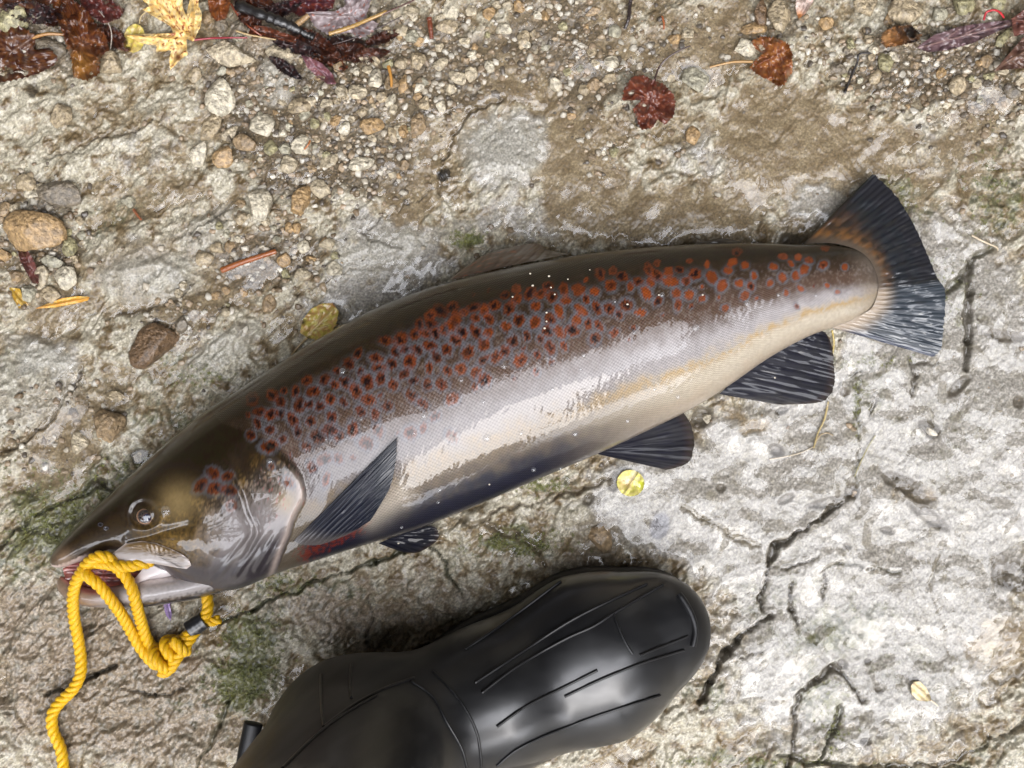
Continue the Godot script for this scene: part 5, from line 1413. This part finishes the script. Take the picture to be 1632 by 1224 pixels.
func stone(px: float, py: float, w: float, h: float, turn: float, tone: int, label: String, group := "", high := 0.55, called := "stone") -> void:
	var o := put(called, stone_meshes[rng.randi() % stone_meshes.size()], stone_mats[tone])
	var up := minf(w, h) * high * 0.5 * S
	var g := ground_px(px, py)
	o.position = spot(px, py, g + up * 0.55)
	o.rotation = Vector3(rng.randf_range(-0.15, 0.15), -deg_to_rad(turn), rng.randf_range(-0.15, 0.15))
	if rng.randf() < 0.5: o.rotation.y += PI
	o.scale = Vector3(w * 0.54 * S, up * 1.1, h * 0.54 * S)
	if called == "pebble": label = pebble_label(px, py, minf(w, h), tone)
	else: landmark(label, Vector2(px, py))
	tag(o, label, "stone" if called == "stone" else "pebble", group)
func make_stones() -> void:
	make_stone_kit()
	# x, y, width, height, turn, tone, label
	for s in [
		[365, 85, 82, 42, 5, 0, "pale rectangular slab of stone right of the maple leaf tip"],
		[347, 153, 52, 60, -10, 3, "pale many-sided stone standing below the rectangular slab"],
		[311, 119, 24, 28, 20, 1, "small tan stone left of the pale many-sided stone"],
		[319, 247, 28, 44, 5, 3, "upright whitish oval stone at the left rim of the gravel"],
		[354, 248, 36, 38, 10, 7, "tan blocky stone right of the upright whitish oval stone"],
		[337, 206, 30, 52, 25, 1, "long tan stone above the two stones at the gravel rim"],
		[366, 212, 38, 18, -35, 0, "narrow slanted pale stone in the left part of the gravel"],
		[417, 199, 46, 42, 0, 3, "large white stone at the left of the gravel patch"],
		[391, 229, 44, 30, 20, 2, "brown stone under the large white gravel stone"],
		[178, 100, 40, 40, 0, 1, "tan stone with a dark top beneath the russet leaf"],
		[98, 184, 40, 40, 30, 1, "rounded tan stone half sunk in rock at the upper left"],
		[350, 41, 24, 22, 0, 4, "dark purplish stone below the upright russet leaf"],
		[76, 76, 56, 36, 20, 4, "dark grey stone between the two brown leaves"],
		[64, 32, 42, 40, 0, 4, "dark stone under the tip of the folded russet leaf"],
		[22, 30, 50, 44, 0, 8, "greenish grey stone under the top left leaves"],
		[92, 305, 78, 42, 12, 4, "dark grey layered stone at the left edge of the picture"],
		[38, 290, 34, 26, 20, 1, "tan stone touching the dark layered stone"],
		[49, 308, 26, 18, 10, 3, "small white stone below the dark layered stone"],
		[449, 94, 52, 36, 25, 0, "pale oblong stone left below the black stick"],
		[477, 168, 34, 32, 0, 1, "tan angular stone with wet rim below the purplish leaf"],
		[598, 126, 26, 38, 5, 3, "pale upright stone in the middle of the gravel"],
		[571, 149, 34, 26, 20, 0, "pale flat faced stone below the middle of the gravel"],
		[544, 148, 24, 26, 0, 0, "grey stone left of the flat faced stone"],
		[666, 96, 30, 28, 0, 1, "round ringed stone right of the orange needle"],
		[729, 121, 34, 22, 35, 0, "slanting pale stone at the right rim of the gravel"],
		[716, 15, 28, 38, 5, 3, "white upright stone near the top edge of the gravel"],
		[716, 45, 40, 24, 0, 1, "flat cracked stone below the white upright stone"],
		[804, 45, 30, 28, 0, 3, "pale squarish stone at the top edge left of the silt"],
		[833, 62, 22, 32, 15, 1, "oval stone right of the pale squarish stone"],
		[593, 202, 36, 30, 0, 7, "two toned tan and white stone low in the gravel"],
		[668, 200, 28, 38, 10, 2, "brown stone at the lower right of the gravel"],
		[480, 232, 38, 32, 15, 3, "whitish stone right of the tiny orange needle"],
		[458, 260, 32, 30, 0, 0, "pale dark-notched stone in the lower gravel"],
		[526, 257, 38, 24, -35, 0, "slanted pale stone in the lower gravel"],
		[571, 260, 48, 24, -10, 3, "long flat whitish stone in the lower gravel"],
		[477, 322, 34, 60, 25, 7, "long tan leaning stone above the bark strip"],
		[513, 302, 34, 28, 30, 0, "pale stone right of the long leaning stone"],
		[415, 324, 46, 54, -10, 3, "large pale rounded stone above the bark strip"],
		[55, 372, 92, 78, 15, 7, "large rusty topped block of stone at the left edge"],
		[111, 395, 28, 32, 0, 8, "greenish stone right of the rusty topped block"],
		[85, 418, 42, 22, 15, 5, "bluish grey stone below the rusty topped block"],
		[104, 441, 42, 40, 0, 3, "white speckled stone below the bluish grey stone"],
		[69, 442, 26, 34, 0, 0, "grey stone between the red rolled leaf and the speckled stone"],
		[80, 470, 38, 30, 0, 1, "tan grey stone above the orange yellow leaf sliver"],
		[46, 467, 30, 28, 0, 5, "grey stone right of the ochre leaf scrap"],
		[247, 545, 96, 58, -42, 6, "smooth brown stone with a grey end above the head of the trout"],
		[288, 516, 22, 26, 0, 4, "grey knob at the end of the smooth brown stone"],
		[170, 676, 58, 62, 10, 2, "brown wedge shaped stone left of the trout forehead"],
		[126, 704, 28, 42, 5, 0, "pale upright stone beside the brown wedge shaped stone"],
		[184, 632, 36, 20, 0, 1, "flat tan stone above the brown wedge shaped stone"],
		[957, 855, 44, 58, -30, 2, "brown oval stone in a hollow of water above the boot toe"],
		[1106, 124, 52, 46, 10, 5, "round grey stone right of the dark red leaf"],
		[1189, 76, 44, 34, -20, 3, "white angular stone left of the shiny orange brown leaf"],
		[1201, 45, 38, 24, 0, 7, "tan stone above the white angular stone"],
		[1106, 216, 24, 30, 10, 7, "ochre stone in a pit of the pale rock"],
		[1243, 28, 40, 54, 5, 1, "grey pitted stone at the top edge right of centre"],
		[1212, 26, 26, 54, 0, 6, "dark stone left of the grey pitted stone at the top"],
		[1382, 8, 40, 34, 10, 1, "tan stone cut by the top edge of the picture"],
		[1436, 14, 62, 44, 0, 1, "large grey tan stone above the curled dead leaf"],
		[1534, 10, 38, 32, 0, 8, "greenish stone above the long purple leaf"],
		[1598, 62, 18, 36, 35, 8, "narrow green stone below the long purple leaf"],
		[1414, 98, 26, 36, 5, 8, "yellowish upright stone right of the kinked black twig"],
		[1338, 111, 32, 18, 20, 4, "dark flat stone in the silt left of the kinked black twig"],
		[1316, 39, 22, 26, 10, 7, "honey coloured stone near the top right silt"],
		[1523, 134, 32, 32, 0, 1, "tan stone below the long purple leaf"],
		[1613, 146, 34, 24, 10, 4, "blue black stone at the right edge"],
		[535, 429, 28, 24, 0, 3, "pale oval stone in silt above the oval yellow leaf"],
		[480, 436, 30, 20, 0, 0, "flat oval stone left of the pale oval stone"],
		[451, 413, 24, 24, 0, 7, "tan stone at the right end of the bark strip"],
		[324, 412, 32, 28, 20, 1, "squarish stone at the left end of the bark strip"],
		[431, 486, 24, 32, 10, 2, "dark ringed stone left of the yellow oval leaf"],
		[1130, 668, 26, 20, 30, 3, "white stone lying in the pit below the anal fin"],
		[1485, 688, 24, 14, 25, 3, "pale stone in the round pit right of the anal fin"],
		[1362, 788, 14, 16, 0, 2, "small brown stone in the round pit at the crack"]]:
		stone(s[0], s[1], s[2], s[3], s[4], s[5], s[6], "", 0.36 if s[2] > 150 else 0.62)
	var here := [643, 134, 18, 30, 624, 131, 22, 25, 585, 111, 18, 15, 567, 113, 14, 16, 642, 103, 22, 18, 619, 103, 16, 16, 700, 104, 28, 18, 719, 141, 20, 20, 752, 118, 22, 25, 701, 27, 20, 12, 752, 18, 20, 18, 780, 22, 18, 20, 678, 165, 18, 22, 624, 162, 16, 24, 606, 154, 18, 16, 590, 157, 14, 14, 549, 203, 18, 22, 534, 192, 18, 14, 642, 211, 16, 24, 624, 216, 14, 26, 454, 239, 22, 20, 431, 237, 22, 24, 523, 390, 22, 20, 482, 393, 22, 20, 455, 436, 14, 18, 496, 413, 20, 10, 869, 26, 16, 18, 826, 10, 18, 20, 810, 10, 16, 16, 944, 84, 16, 14, 948, 100, 14, 14, 975, 98, 20, 22, 884, 134, 20, 22, 944, 134, 22, 20, 972, 124, 30, 13, 929, 144, 18, 16, 923, 109, 14, 12, 905, 116, 14, 12, 978, 51, 20, 20, 947, 18, 26, 14, 1075, 62, 22, 20, 1096, 54, 20, 18, 1068, 124, 14, 14, 909, 185, 16, 12, 978, 242, 14, 14, 962, 244, 10, 10, 1495, 23, 25, 25, 1593, 8, 24, 22, 1395, 124, 16, 22, 1572, 100, 20, 20, 1500, 116, 18, 16, 1624, 129, 14, 14, 23, 333, 24, 24, 6, 333, 22, 26, 131, 377, 16, 14, 109, 372, 13, 13, 26, 439, 24, 20, 8, 408, 20, 22, 206, 323, 22, 20, 347, 395, 22, 18, 368, 393, 16, 20, 383, 349, 20, 20, 383, 324, 16, 14, 343, 471, 14, 12, 221, 729, 16, 16, 332, 28, 20, 20, 352, 113, 18, 12, 366, 114, 16, 12, 382, 60, 18, 16, 700, 75, 16, 14, 742, 66, 18, 12, 660, 60, 24, 20, 640, 48, 22, 20, 655, 18, 26, 22, 630, 22, 20, 20, 676, 130, 14, 14, 560, 190, 14, 12, 516, 190, 16, 14, 500, 196, 16, 16]
	for i in range(0, here.size(), 4):
		var where: String = "the gravel patch" if here[i] < 760 and here[i] > 300 and here[i + 1] < 300 else ("the stones at the left edge" if here[i] < 300 else "the top right silt" if here[i] > 1180 else "the silt and rock around the gravel")
		stone(here[i], here[i + 1], here[i + 2] * 1.1, here[i + 3] * 1.1, rng.randf_range(-30, 30), [0, 1, 3, 7, 0, 5, 2, 8][rng.randi() % 8], "small wet limestone pebble among " + where, "pebbles of " + where, 0.66, "pebble")
	# more of the small pebbles where the gravel lies, by size
	var zones := [[630, 90, 170, 90, 46, "the gravel patch"], [480, 200, 130, 80, 40, "the gravel patch"], [600, 240, 110, 50, 14, "the gravel patch"], [60, 360, 90, 110, 20, "the stones at the left edge"], [60, 60, 130, 60, 10, "the stones at the left edge"], [1500, 95, 170, 80, 44, "the top right silt"], [860, 40, 110, 60, 14, "the silt and rock around the gravel"], [430, 400, 110, 60, 16, "the silt and rock around the gravel"], [320, 470, 70, 50, 8, "the silt and rock around the gravel"]]
	var made := 0
	for z in zones:
		for i in z[4]:
			var a := rng.randf() * TAU
			var r := sqrt(rng.randf())
			var px: float = z[0] + cos(a) * r * z[2]
			var py: float = z[1] + sin(a) * r * z[3]
			var w := rng.randf_range(8.0, 17.0)
			if px < -10 or px > 1640 or py < -10: continue
			stone(px, py, w * rng.randf_range(0.9, 1.4), w, rng.randf_range(-90, 90), [0, 1, 3, 7, 4, 5, 2, 0, 1, 8][rng.randi() % 10], "small wet limestone pebble among " + z[5], "pebbles of " + z[5], 0.7, "pebble")
			made += 1

func make_grit() -> void:
	# loose grains in the silt and between the pebbles: nobody could count them
	var kit := [stone_shape(300, 8), stone_shape(301, 8), stone_shape(302, 10)]
	var m := painted(wet(std(Color.WHITE, 0.5), 0.6, 0.15))
	var grav := blob_map([640, 100, 220, 140, 1.0, 470, 210, 140, 130, 1.0, 560, 260, 170, 100, 0.9, 420, 400, 140, 100, 0.9, 60, 370, 110, 130, 1.0, 1490, 110, 220, 110, 1.1, 880, 60, 150, 110, 0.9, 370, 130, 90, 110, 0.8, 960, 150, 110, 120, 0.6, 500, 500, 100, 60, 0.4, 110, 640, 120, 60, 0.5, 300, 500, 110, 60, 0.7, 60, 60, 160, 80, 0.6, 1250, 60, 130, 80, 0.5, 1060, 60, 150, 80, 0.4, 960, 260, 60, 60, 0.4, 60, 720, 110, 90, 0.3, 1560, 170, 90, 80, 0.5])
	for k in 3:
		var at := []
		var cols := []
		for i in 17000:
			var px := rng.randf_range(-20, 1652)
			var py := rng.randf_range(-20, 760)
			var zx := clampi(int((px - ZX0) / ZSTEP), 0, ZW - 1)
			var zy := clampi(int((py - ZY0) / ZSTEP), 0, ZH - 1)
			if rng.randf() > grav[zy * ZW + zx] + 0.015: continue
			var big := pow(rng.randf(), 4.0)
			var r := lerpf(0.0006, 0.0036, big)
			if noise_b.get_noise_2d(px * 0.0016, py * 0.0016) < -0.12 and big < 0.6: continue
			var p := spot(px, py, ground_px(px, py) + r * 0.15)
			at.append(Transform3D(Basis.from_euler(Vector3(rng.randf() * TAU, rng.randf() * TAU, 0.3)).scaled(Vector3(r, r * 0.7, r * rng.randf_range(0.7, 1.1))), p))
			var c: Color = [Color(0.40, 0.35, 0.27), Color(0.28, 0.21, 0.13), Color(0.17, 0.12, 0.07), Color(0.50, 0.46, 0.38), Color(0.10, 0.08, 0.06), Color(0.30, 0.22, 0.14)][rng.randi() % 6]
			cols.append(c * rng.randf_range(0.7, 1.15))
		var mm := MultiMesh.new()
		mm.transform_format = MultiMesh.TRANSFORM_3D
		mm.use_colors = true
		mm.mesh = kit[k]
		mm.instance_count = at.size()
		for i in at.size():
			mm.set_instance_transform(i, at[i])
			mm.set_instance_color(i, cols[i])
		var o := MultiMeshInstance3D.new()
		o.name = numbered("gravel")
		o.multimesh = mm
		o.material_override = m
		add_child(o)
		tag(o, ["fine gravel and coarse sand scattered over the silt", "loose grit between the pebbles", "coarser gravel grains between the pebbles"][k], "gravel", "", "stuff")

func make_moss() -> void:
	# short wet tufts of alga and moss on the rock
	var v := PackedVector3Array()
	var idx := PackedInt32Array()
	for b in 7:
		var a := TAU * b / 7.0 + 0.4 * b
		var d := Vector3(cos(a), 0, sin(a))
		var s := Vector3(-d.z, 0, d.x) * 0.10
		var k := v.size()
		v.append_array([s, -s, d * 0.55 + Vector3(0, 0.55, 0) + s * 0.8, d * 0.55 + Vector3(0, 0.55, 0) - s * 0.8, d * 1.1 + Vector3(0, 0.6, 0)])
		idx.append_array([k, k + 2, k + 1, k + 1, k + 2, k + 3, k + 2, k + 4, k + 3])
	var tuft := mesh_of(v, smooth_normals(v, idx), idx)
	var m := painted(wet(std(Color.WHITE, 0.5), 0.5, 0.15))
	var at := []
	var cols := []
	for q in [[95, 800, 90, 60, 420], [215, 755, 60, 40, 160], [395, 1085, 60, 45, 900], [400, 1010, 60, 40, 350], [825, 868, 80, 22, 420], [745, 382, 26, 12, 220], [1420, 320, 45, 35, 160], [1580, 300, 50, 90, 260], [440, 930, 70, 30, 160], [860, 775, 45, 14, 160], [1330, 1140, 26, 70, 160], [1366, 640, 8, 50, 110], [1490, 450, 40, 50, 120], [310, 600, 70, 30, 110], [60, 850, 60, 40, 200], [1390, 575, 60, 12, 80], [1180, 1212, 140, 9, 160]]:
		for i in q[4]:
			var px: float = q[0] + rng.randfn() * q[2] * 0.5
			var py: float = q[1] + rng.randfn() * q[3] * 0.5
			var g := noise_b.get_noise_2d(px * 0.004, py * 0.004)
			if g < -0.15: continue
			var s := rng.randf_range(0.0008, 0.0021)
			at.append(Transform3D(Basis.from_euler(Vector3(rng.randf_range(-0.4, 0.4), rng.randf() * TAU, rng.randf_range(-0.4, 0.4))).scaled(Vector3(s, s * rng.randf_range(0.5, 1.0), s)), spot(px, py, ground_px(px, py) - 0.0001)))
			cols.append(Color(0.10, 0.115, 0.022).lerp(Color(0.20, 0.20, 0.045), rng.randf()) * rng.randf_range(0.6, 1.1))
	var mm := MultiMesh.new()
	mm.transform_format = MultiMesh.TRANSFORM_3D
	mm.use_colors = true
	mm.mesh = tuft
	mm.instance_count = at.size()
	for i in at.size():
		mm.set_instance_transform(i, at[i])
		mm.set_instance_color(i, cols[i])
	var o := MultiMeshInstance3D.new()
	o.name = numbered("moss")
	o.multimesh = mm
	o.material_override = m
	add_child(o)
	tag(o, "short green moss and alga growing in patches on the wet rock", "moss", "", "stuff")

# ---------------------------------------------------------------- the wooded bank behind, and unseen trees added to close in the sky
func make_tree(base: Vector3, top: Vector3, spread: float, label: String, sd: int) -> void:
	var r := RandomNumberGenerator.new()
	r.seed = sd
	var t := thing("overhanging_tree", label, "tree", base, "trees leaning out from the bank")
	var bark := grained(std(Color(0.07, 0.055, 0.04), 0.85), grain_tex, 3.0, coarse_bump, 1.0)
	var rise := top - base
	var trunk := [Vector3(0, -0.6, 0), rise * 0.3 + Vector3(0, 0.5, -0.2), rise * 0.65 + Vector3(0, 0.4, 0), rise]
	put("trunk", tube(trunk, 0.24, 0.07, 24, 12, 1.0, 0.15), bark, t)
	var tips := []
	for k in 11:
		var f := r.randf_range(0.45, 1.0)
		var from: Vector3 = curve(trunk, f)
		var a := TAU * k / 11.0 + r.randf() * 0.5
		var to := from + Vector3(cos(a) * spread, r.randf_range(0.1, 0.9), sin(a) * spread) * r.randf_range(0.5, 0.9)
		put("limb", tube([from, from.lerp(to, 0.5) + Vector3(0, 0.25, 0), to], 0.06, 0.015, 10, 7, 1.0, 0.1), bark, t)
		tips.append([from, to])
	var v := PackedVector3Array([Vector3(0, 0, 0), Vector3(0.32, 0.05, 0.5), Vector3(0, -0.06, 1.0), Vector3(-0.32, 0.05, 0.5)])
	var idx := PackedInt32Array([0, 1, 2, 0, 2, 3])
	var blade := mesh_of(v, smooth_normals(v, idx), idx)
	var mm := MultiMesh.new()
	mm.transform_format = MultiMesh.TRANSFORM_3D
	mm.use_colors = true
	mm.mesh = blade
	mm.instance_count = 9000
	for i in 9000:
		var l = tips[r.randi() % tips.size()]
		var p: Vector3 = l[0].lerp(l[1], r.randf_range(0.25, 1.08)) + Vector3(r.randfn(), r.randfn() * 0.7, r.randfn()) * spread * 0.15
		var s := r.randf_range(0.20, 0.42)
		mm.set_instance_transform(i, Transform3D(Basis.from_euler(Vector3(r.randfn() * 0.6, r.randf() * TAU, r.randfn() * 0.6)).scaled(Vector3.ONE * s), p))
		mm.set_instance_color(i, Color(0.030, 0.042, 0.016).lerp(Color(0.08, 0.055, 0.018), pow(r.randf(), 2.0)) * r.randf_range(0.6, 1.2))
	var o := MultiMeshInstance3D.new()
	o.name = "crown"
	o.multimesh = mm
	o.material_override = painted(std(Color.WHITE, 0.6))
	t.add_child(o)
	tag(o, "", "", "", "stuff")

func make_bank() -> void:
	var n := 0
	for q in [[-3.4, -3.2, -2.5, -1.5, 5.6, 2.1], [-1.3, -3.6, -0.9, -1.55, 5.0, 1.9], [0.9, -3.3, 0.8, -1.5, 5.2, 1.9], [3.0, -3.5, 2.5, -1.5, 5.6, 2.1], [-5.5, -2.6, -4.6, -0.9, 6.0, 2.4], [6.4, -2.8, 6.0, -1.4, 6.0, 2.2], [-6.4, 0.6, -5.8, 0.4, 5.4, 2.2], [-6.2, 4.0, -5.4, 3.4, 6.0, 2.4], [7.6, 0.8, 7.0, 0.6, 5.6, 2.2], [7.4, 4.2, 6.6, 3.8, 6.2, 2.4], [-4.6, 12.0, -4.0, 11.0, 7.2, 2.6], [0.4, 12.6, 0.3, 11.6, 7.6, 2.7], [5.2, 12.2, 4.6, 11.2, 7.2, 2.6], [-8.5, -1.0, -7.6, -0.6, 4.2, 2.6], [-8.6, 3.0, -7.8, 3.0, 4.4, 2.6], [8.8, -1.2, 8.0, -0.8, 4.2, 2.6], [9.0, 3.2, 8.2, 3.0, 4.4, 2.6], [-6.5, -6.0, -6.0, -5.0, 8.5, 2.8], [-1.8, -6.4, -1.6, -5.6, 9.0, 2.8], [2.2, -6.2, 2.0, -5.4, 9.0, 2.8], [6.8, -6.0, 6.2, -5.0, 8.5, 2.8]]:
		var ix := 0
		while ix < nx - 1 and gxs[ix] < q[0]: ix += 1
		var iz := 0
		while iz < nz - 1 and gzs[iz] < q[1]: iz += 1
		make_tree(Vector3(q[0], gh[iz * nx + ix], q[1]), Vector3(q[2], q[4], q[3]), q[5], "leaning tree on the steep bank above the rock" if n < 6 or n > 16 else "unseen spreading tree added around the rock to close in the sky", 700 + n)  # the spreading trees stand out of view, added to narrow the open sky
		n += 1

func _ready() -> void:
	rng.seed = 20
	# camera
	var cam := Camera3D.new()
	cam.name = "camera"
	cam.fov = 34.0
	cam.near = 0.05
	cam.far = 400.0
	cam.position = Vector3(0, H, 0)
	cam.rotation = Vector3(-PI / 2, 0, 0)
	add_child(cam)
	# overcast sky, soft light from the lower right
	var env := Environment.new()
	env.background_mode = Environment.BG_SKY
	var sky := Sky.new()
	var sm := ProceduralSkyMaterial.new()
	sm.sky_top_color = Color(0.895, 0.90, 0.925)
	sm.sky_horizon_color = Color(0.84, 0.85, 0.875)
	sm.sky_curve = 0.2
	sm.sky_energy_multiplier = 2.2
	sm.ground_bottom_color = Color(0.10, 0.09, 0.08)
	sm.ground_horizon_color = Color(0.3, 0.3, 0.3)
	sky.sky_material = sm
	env.sky = sky
	env.tonemap_mode = Environment.TONE_MAPPER_LINEAR
	env.tonemap_exposure = 1.2
	env.sdfgi_enabled = true
	env.ssao_enabled = true
	env.ssil_enabled = true
	var we := WorldEnvironment.new()
	we.name = "surroundings"
	we.environment = env
	add_child(we)
	var sun := DirectionalLight3D.new()
	sun.name = "sun"
	sun.light_energy = 0.46
	sun.light_color = Color(1.0, 0.97, 0.93)
	sun.light_angular_distance = 34.0
	sun.sky_mode = DirectionalLight3D.SKY_MODE_LIGHT_ONLY
	sun.shadow_enabled = true
	add_child(sun)
	sun.look_at_from_position(Vector3(0.45, 1.0, 0.75), Vector3.ZERO)
	# textures
	noise_a = mk(21, 60.0, 3)
	noise_b = mk(22, 45.0, 3)
	grain_tex = grey_tex(mk(51, 0.02, 5), 512, 0.45, 1.0)
	grain_soft = grey_tex(mk(52, 0.05, 4), 256, 0.80, 1.0)
	fine_bump = grey_tex(mk(53, 0.10, 3), 256, 0.0, 1.0)
	coarse_bump = grey_tex(mk(54, 0.025, 5), 512, 0.0, 1.0)
	film_mask = grey_tex(mk(55, 0.016, 5), 512, 0.0, 1.0)
	patch_mask = grey_tex(mk(58, 0.006, 3), 512, -0.3, 1.9)
	rough_tex = grey_tex(mk(56, 0.03, 5), 512, 0.25, 1.0)
	var sc := Image.create(64, 64, false, Image.FORMAT_L8)
	for y in 64:
		for x in 64:
			var best := 1e9
			for c in [[0, 0], [32, 0], [64, 0], [16, 16], [48, 16], [-16, 16], [80, 16], [0, 32], [32, 32], [64, 32], [16, 48], [48, 48], [-16, 48], [80, 48], [0, 64], [32, 64], [64, 64], [16, -16], [48, -16], [16, 80], [48, 80]]:
				best = minf(best, Vector2((x - c[0]) / 16.0, (y - c[1]) / 16.0).length())
			sc.set_pixel(x, y, Color.WHITE * clampf(1.0 - best * best * 0.75, 0.0, 1.0))
	scale_bump = ImageTexture.create_from_image(sc)
	var sh := Image.create(64, 64, false, Image.FORMAT_L8)
	for y in 64:
		for x in 64: sh.set_pixel(x, y, Color.WHITE * (0.76 + 0.24 * smoothstep(0.2, 0.9, sc.get_pixel(x, y).r)))
	scale_shade = ImageTexture.create_from_image(sh)
	# ground and water
	var t0 := Time.get_ticks_msec()
	make_bed()
	var rock := wet(painted(std(Color.WHITE, 0.55)), 0.9, 0.10)
	rock = grained(rock, grey_tex(mk(57, 0.05, 5), 512, 0.55, 1.0), 18.0, coarse_bump, 0.06, true)
	rock.clearcoat_texture = film_mask
	var bed := put("ground", bed_mesh(), rock)
	tag(bed, "wet pale limestone bedrock with silt filled hollows", "", "", "structure")
	var wm := std(Color(0.50, 0.42, 0.30), 0.015, 0.44)
	wm.transparency = BaseMaterial3D.TRANSPARENCY_ALPHA
	wm.albedo_color.a = 0.05
	var water := put("water", water_mesh(), wm)
	tag(water, "thin film of clear water standing on the rock", "", "", "structure")
	print("bed ", Time.get_ticks_msec() - t0)
	make_bank()
	make_trout()
	print("trout ", Time.get_ticks_msec() - t0)
	make_rope()
	make_boot()
	print("boot ", Time.get_ticks_msec() - t0)
	make_leaves()
	make_twigs()
	print("leaves ", Time.get_ticks_msec() - t0)
	make_stones()
	make_grit()
	make_moss()
	print("all ", Time.get_ticks_msec() - t0)
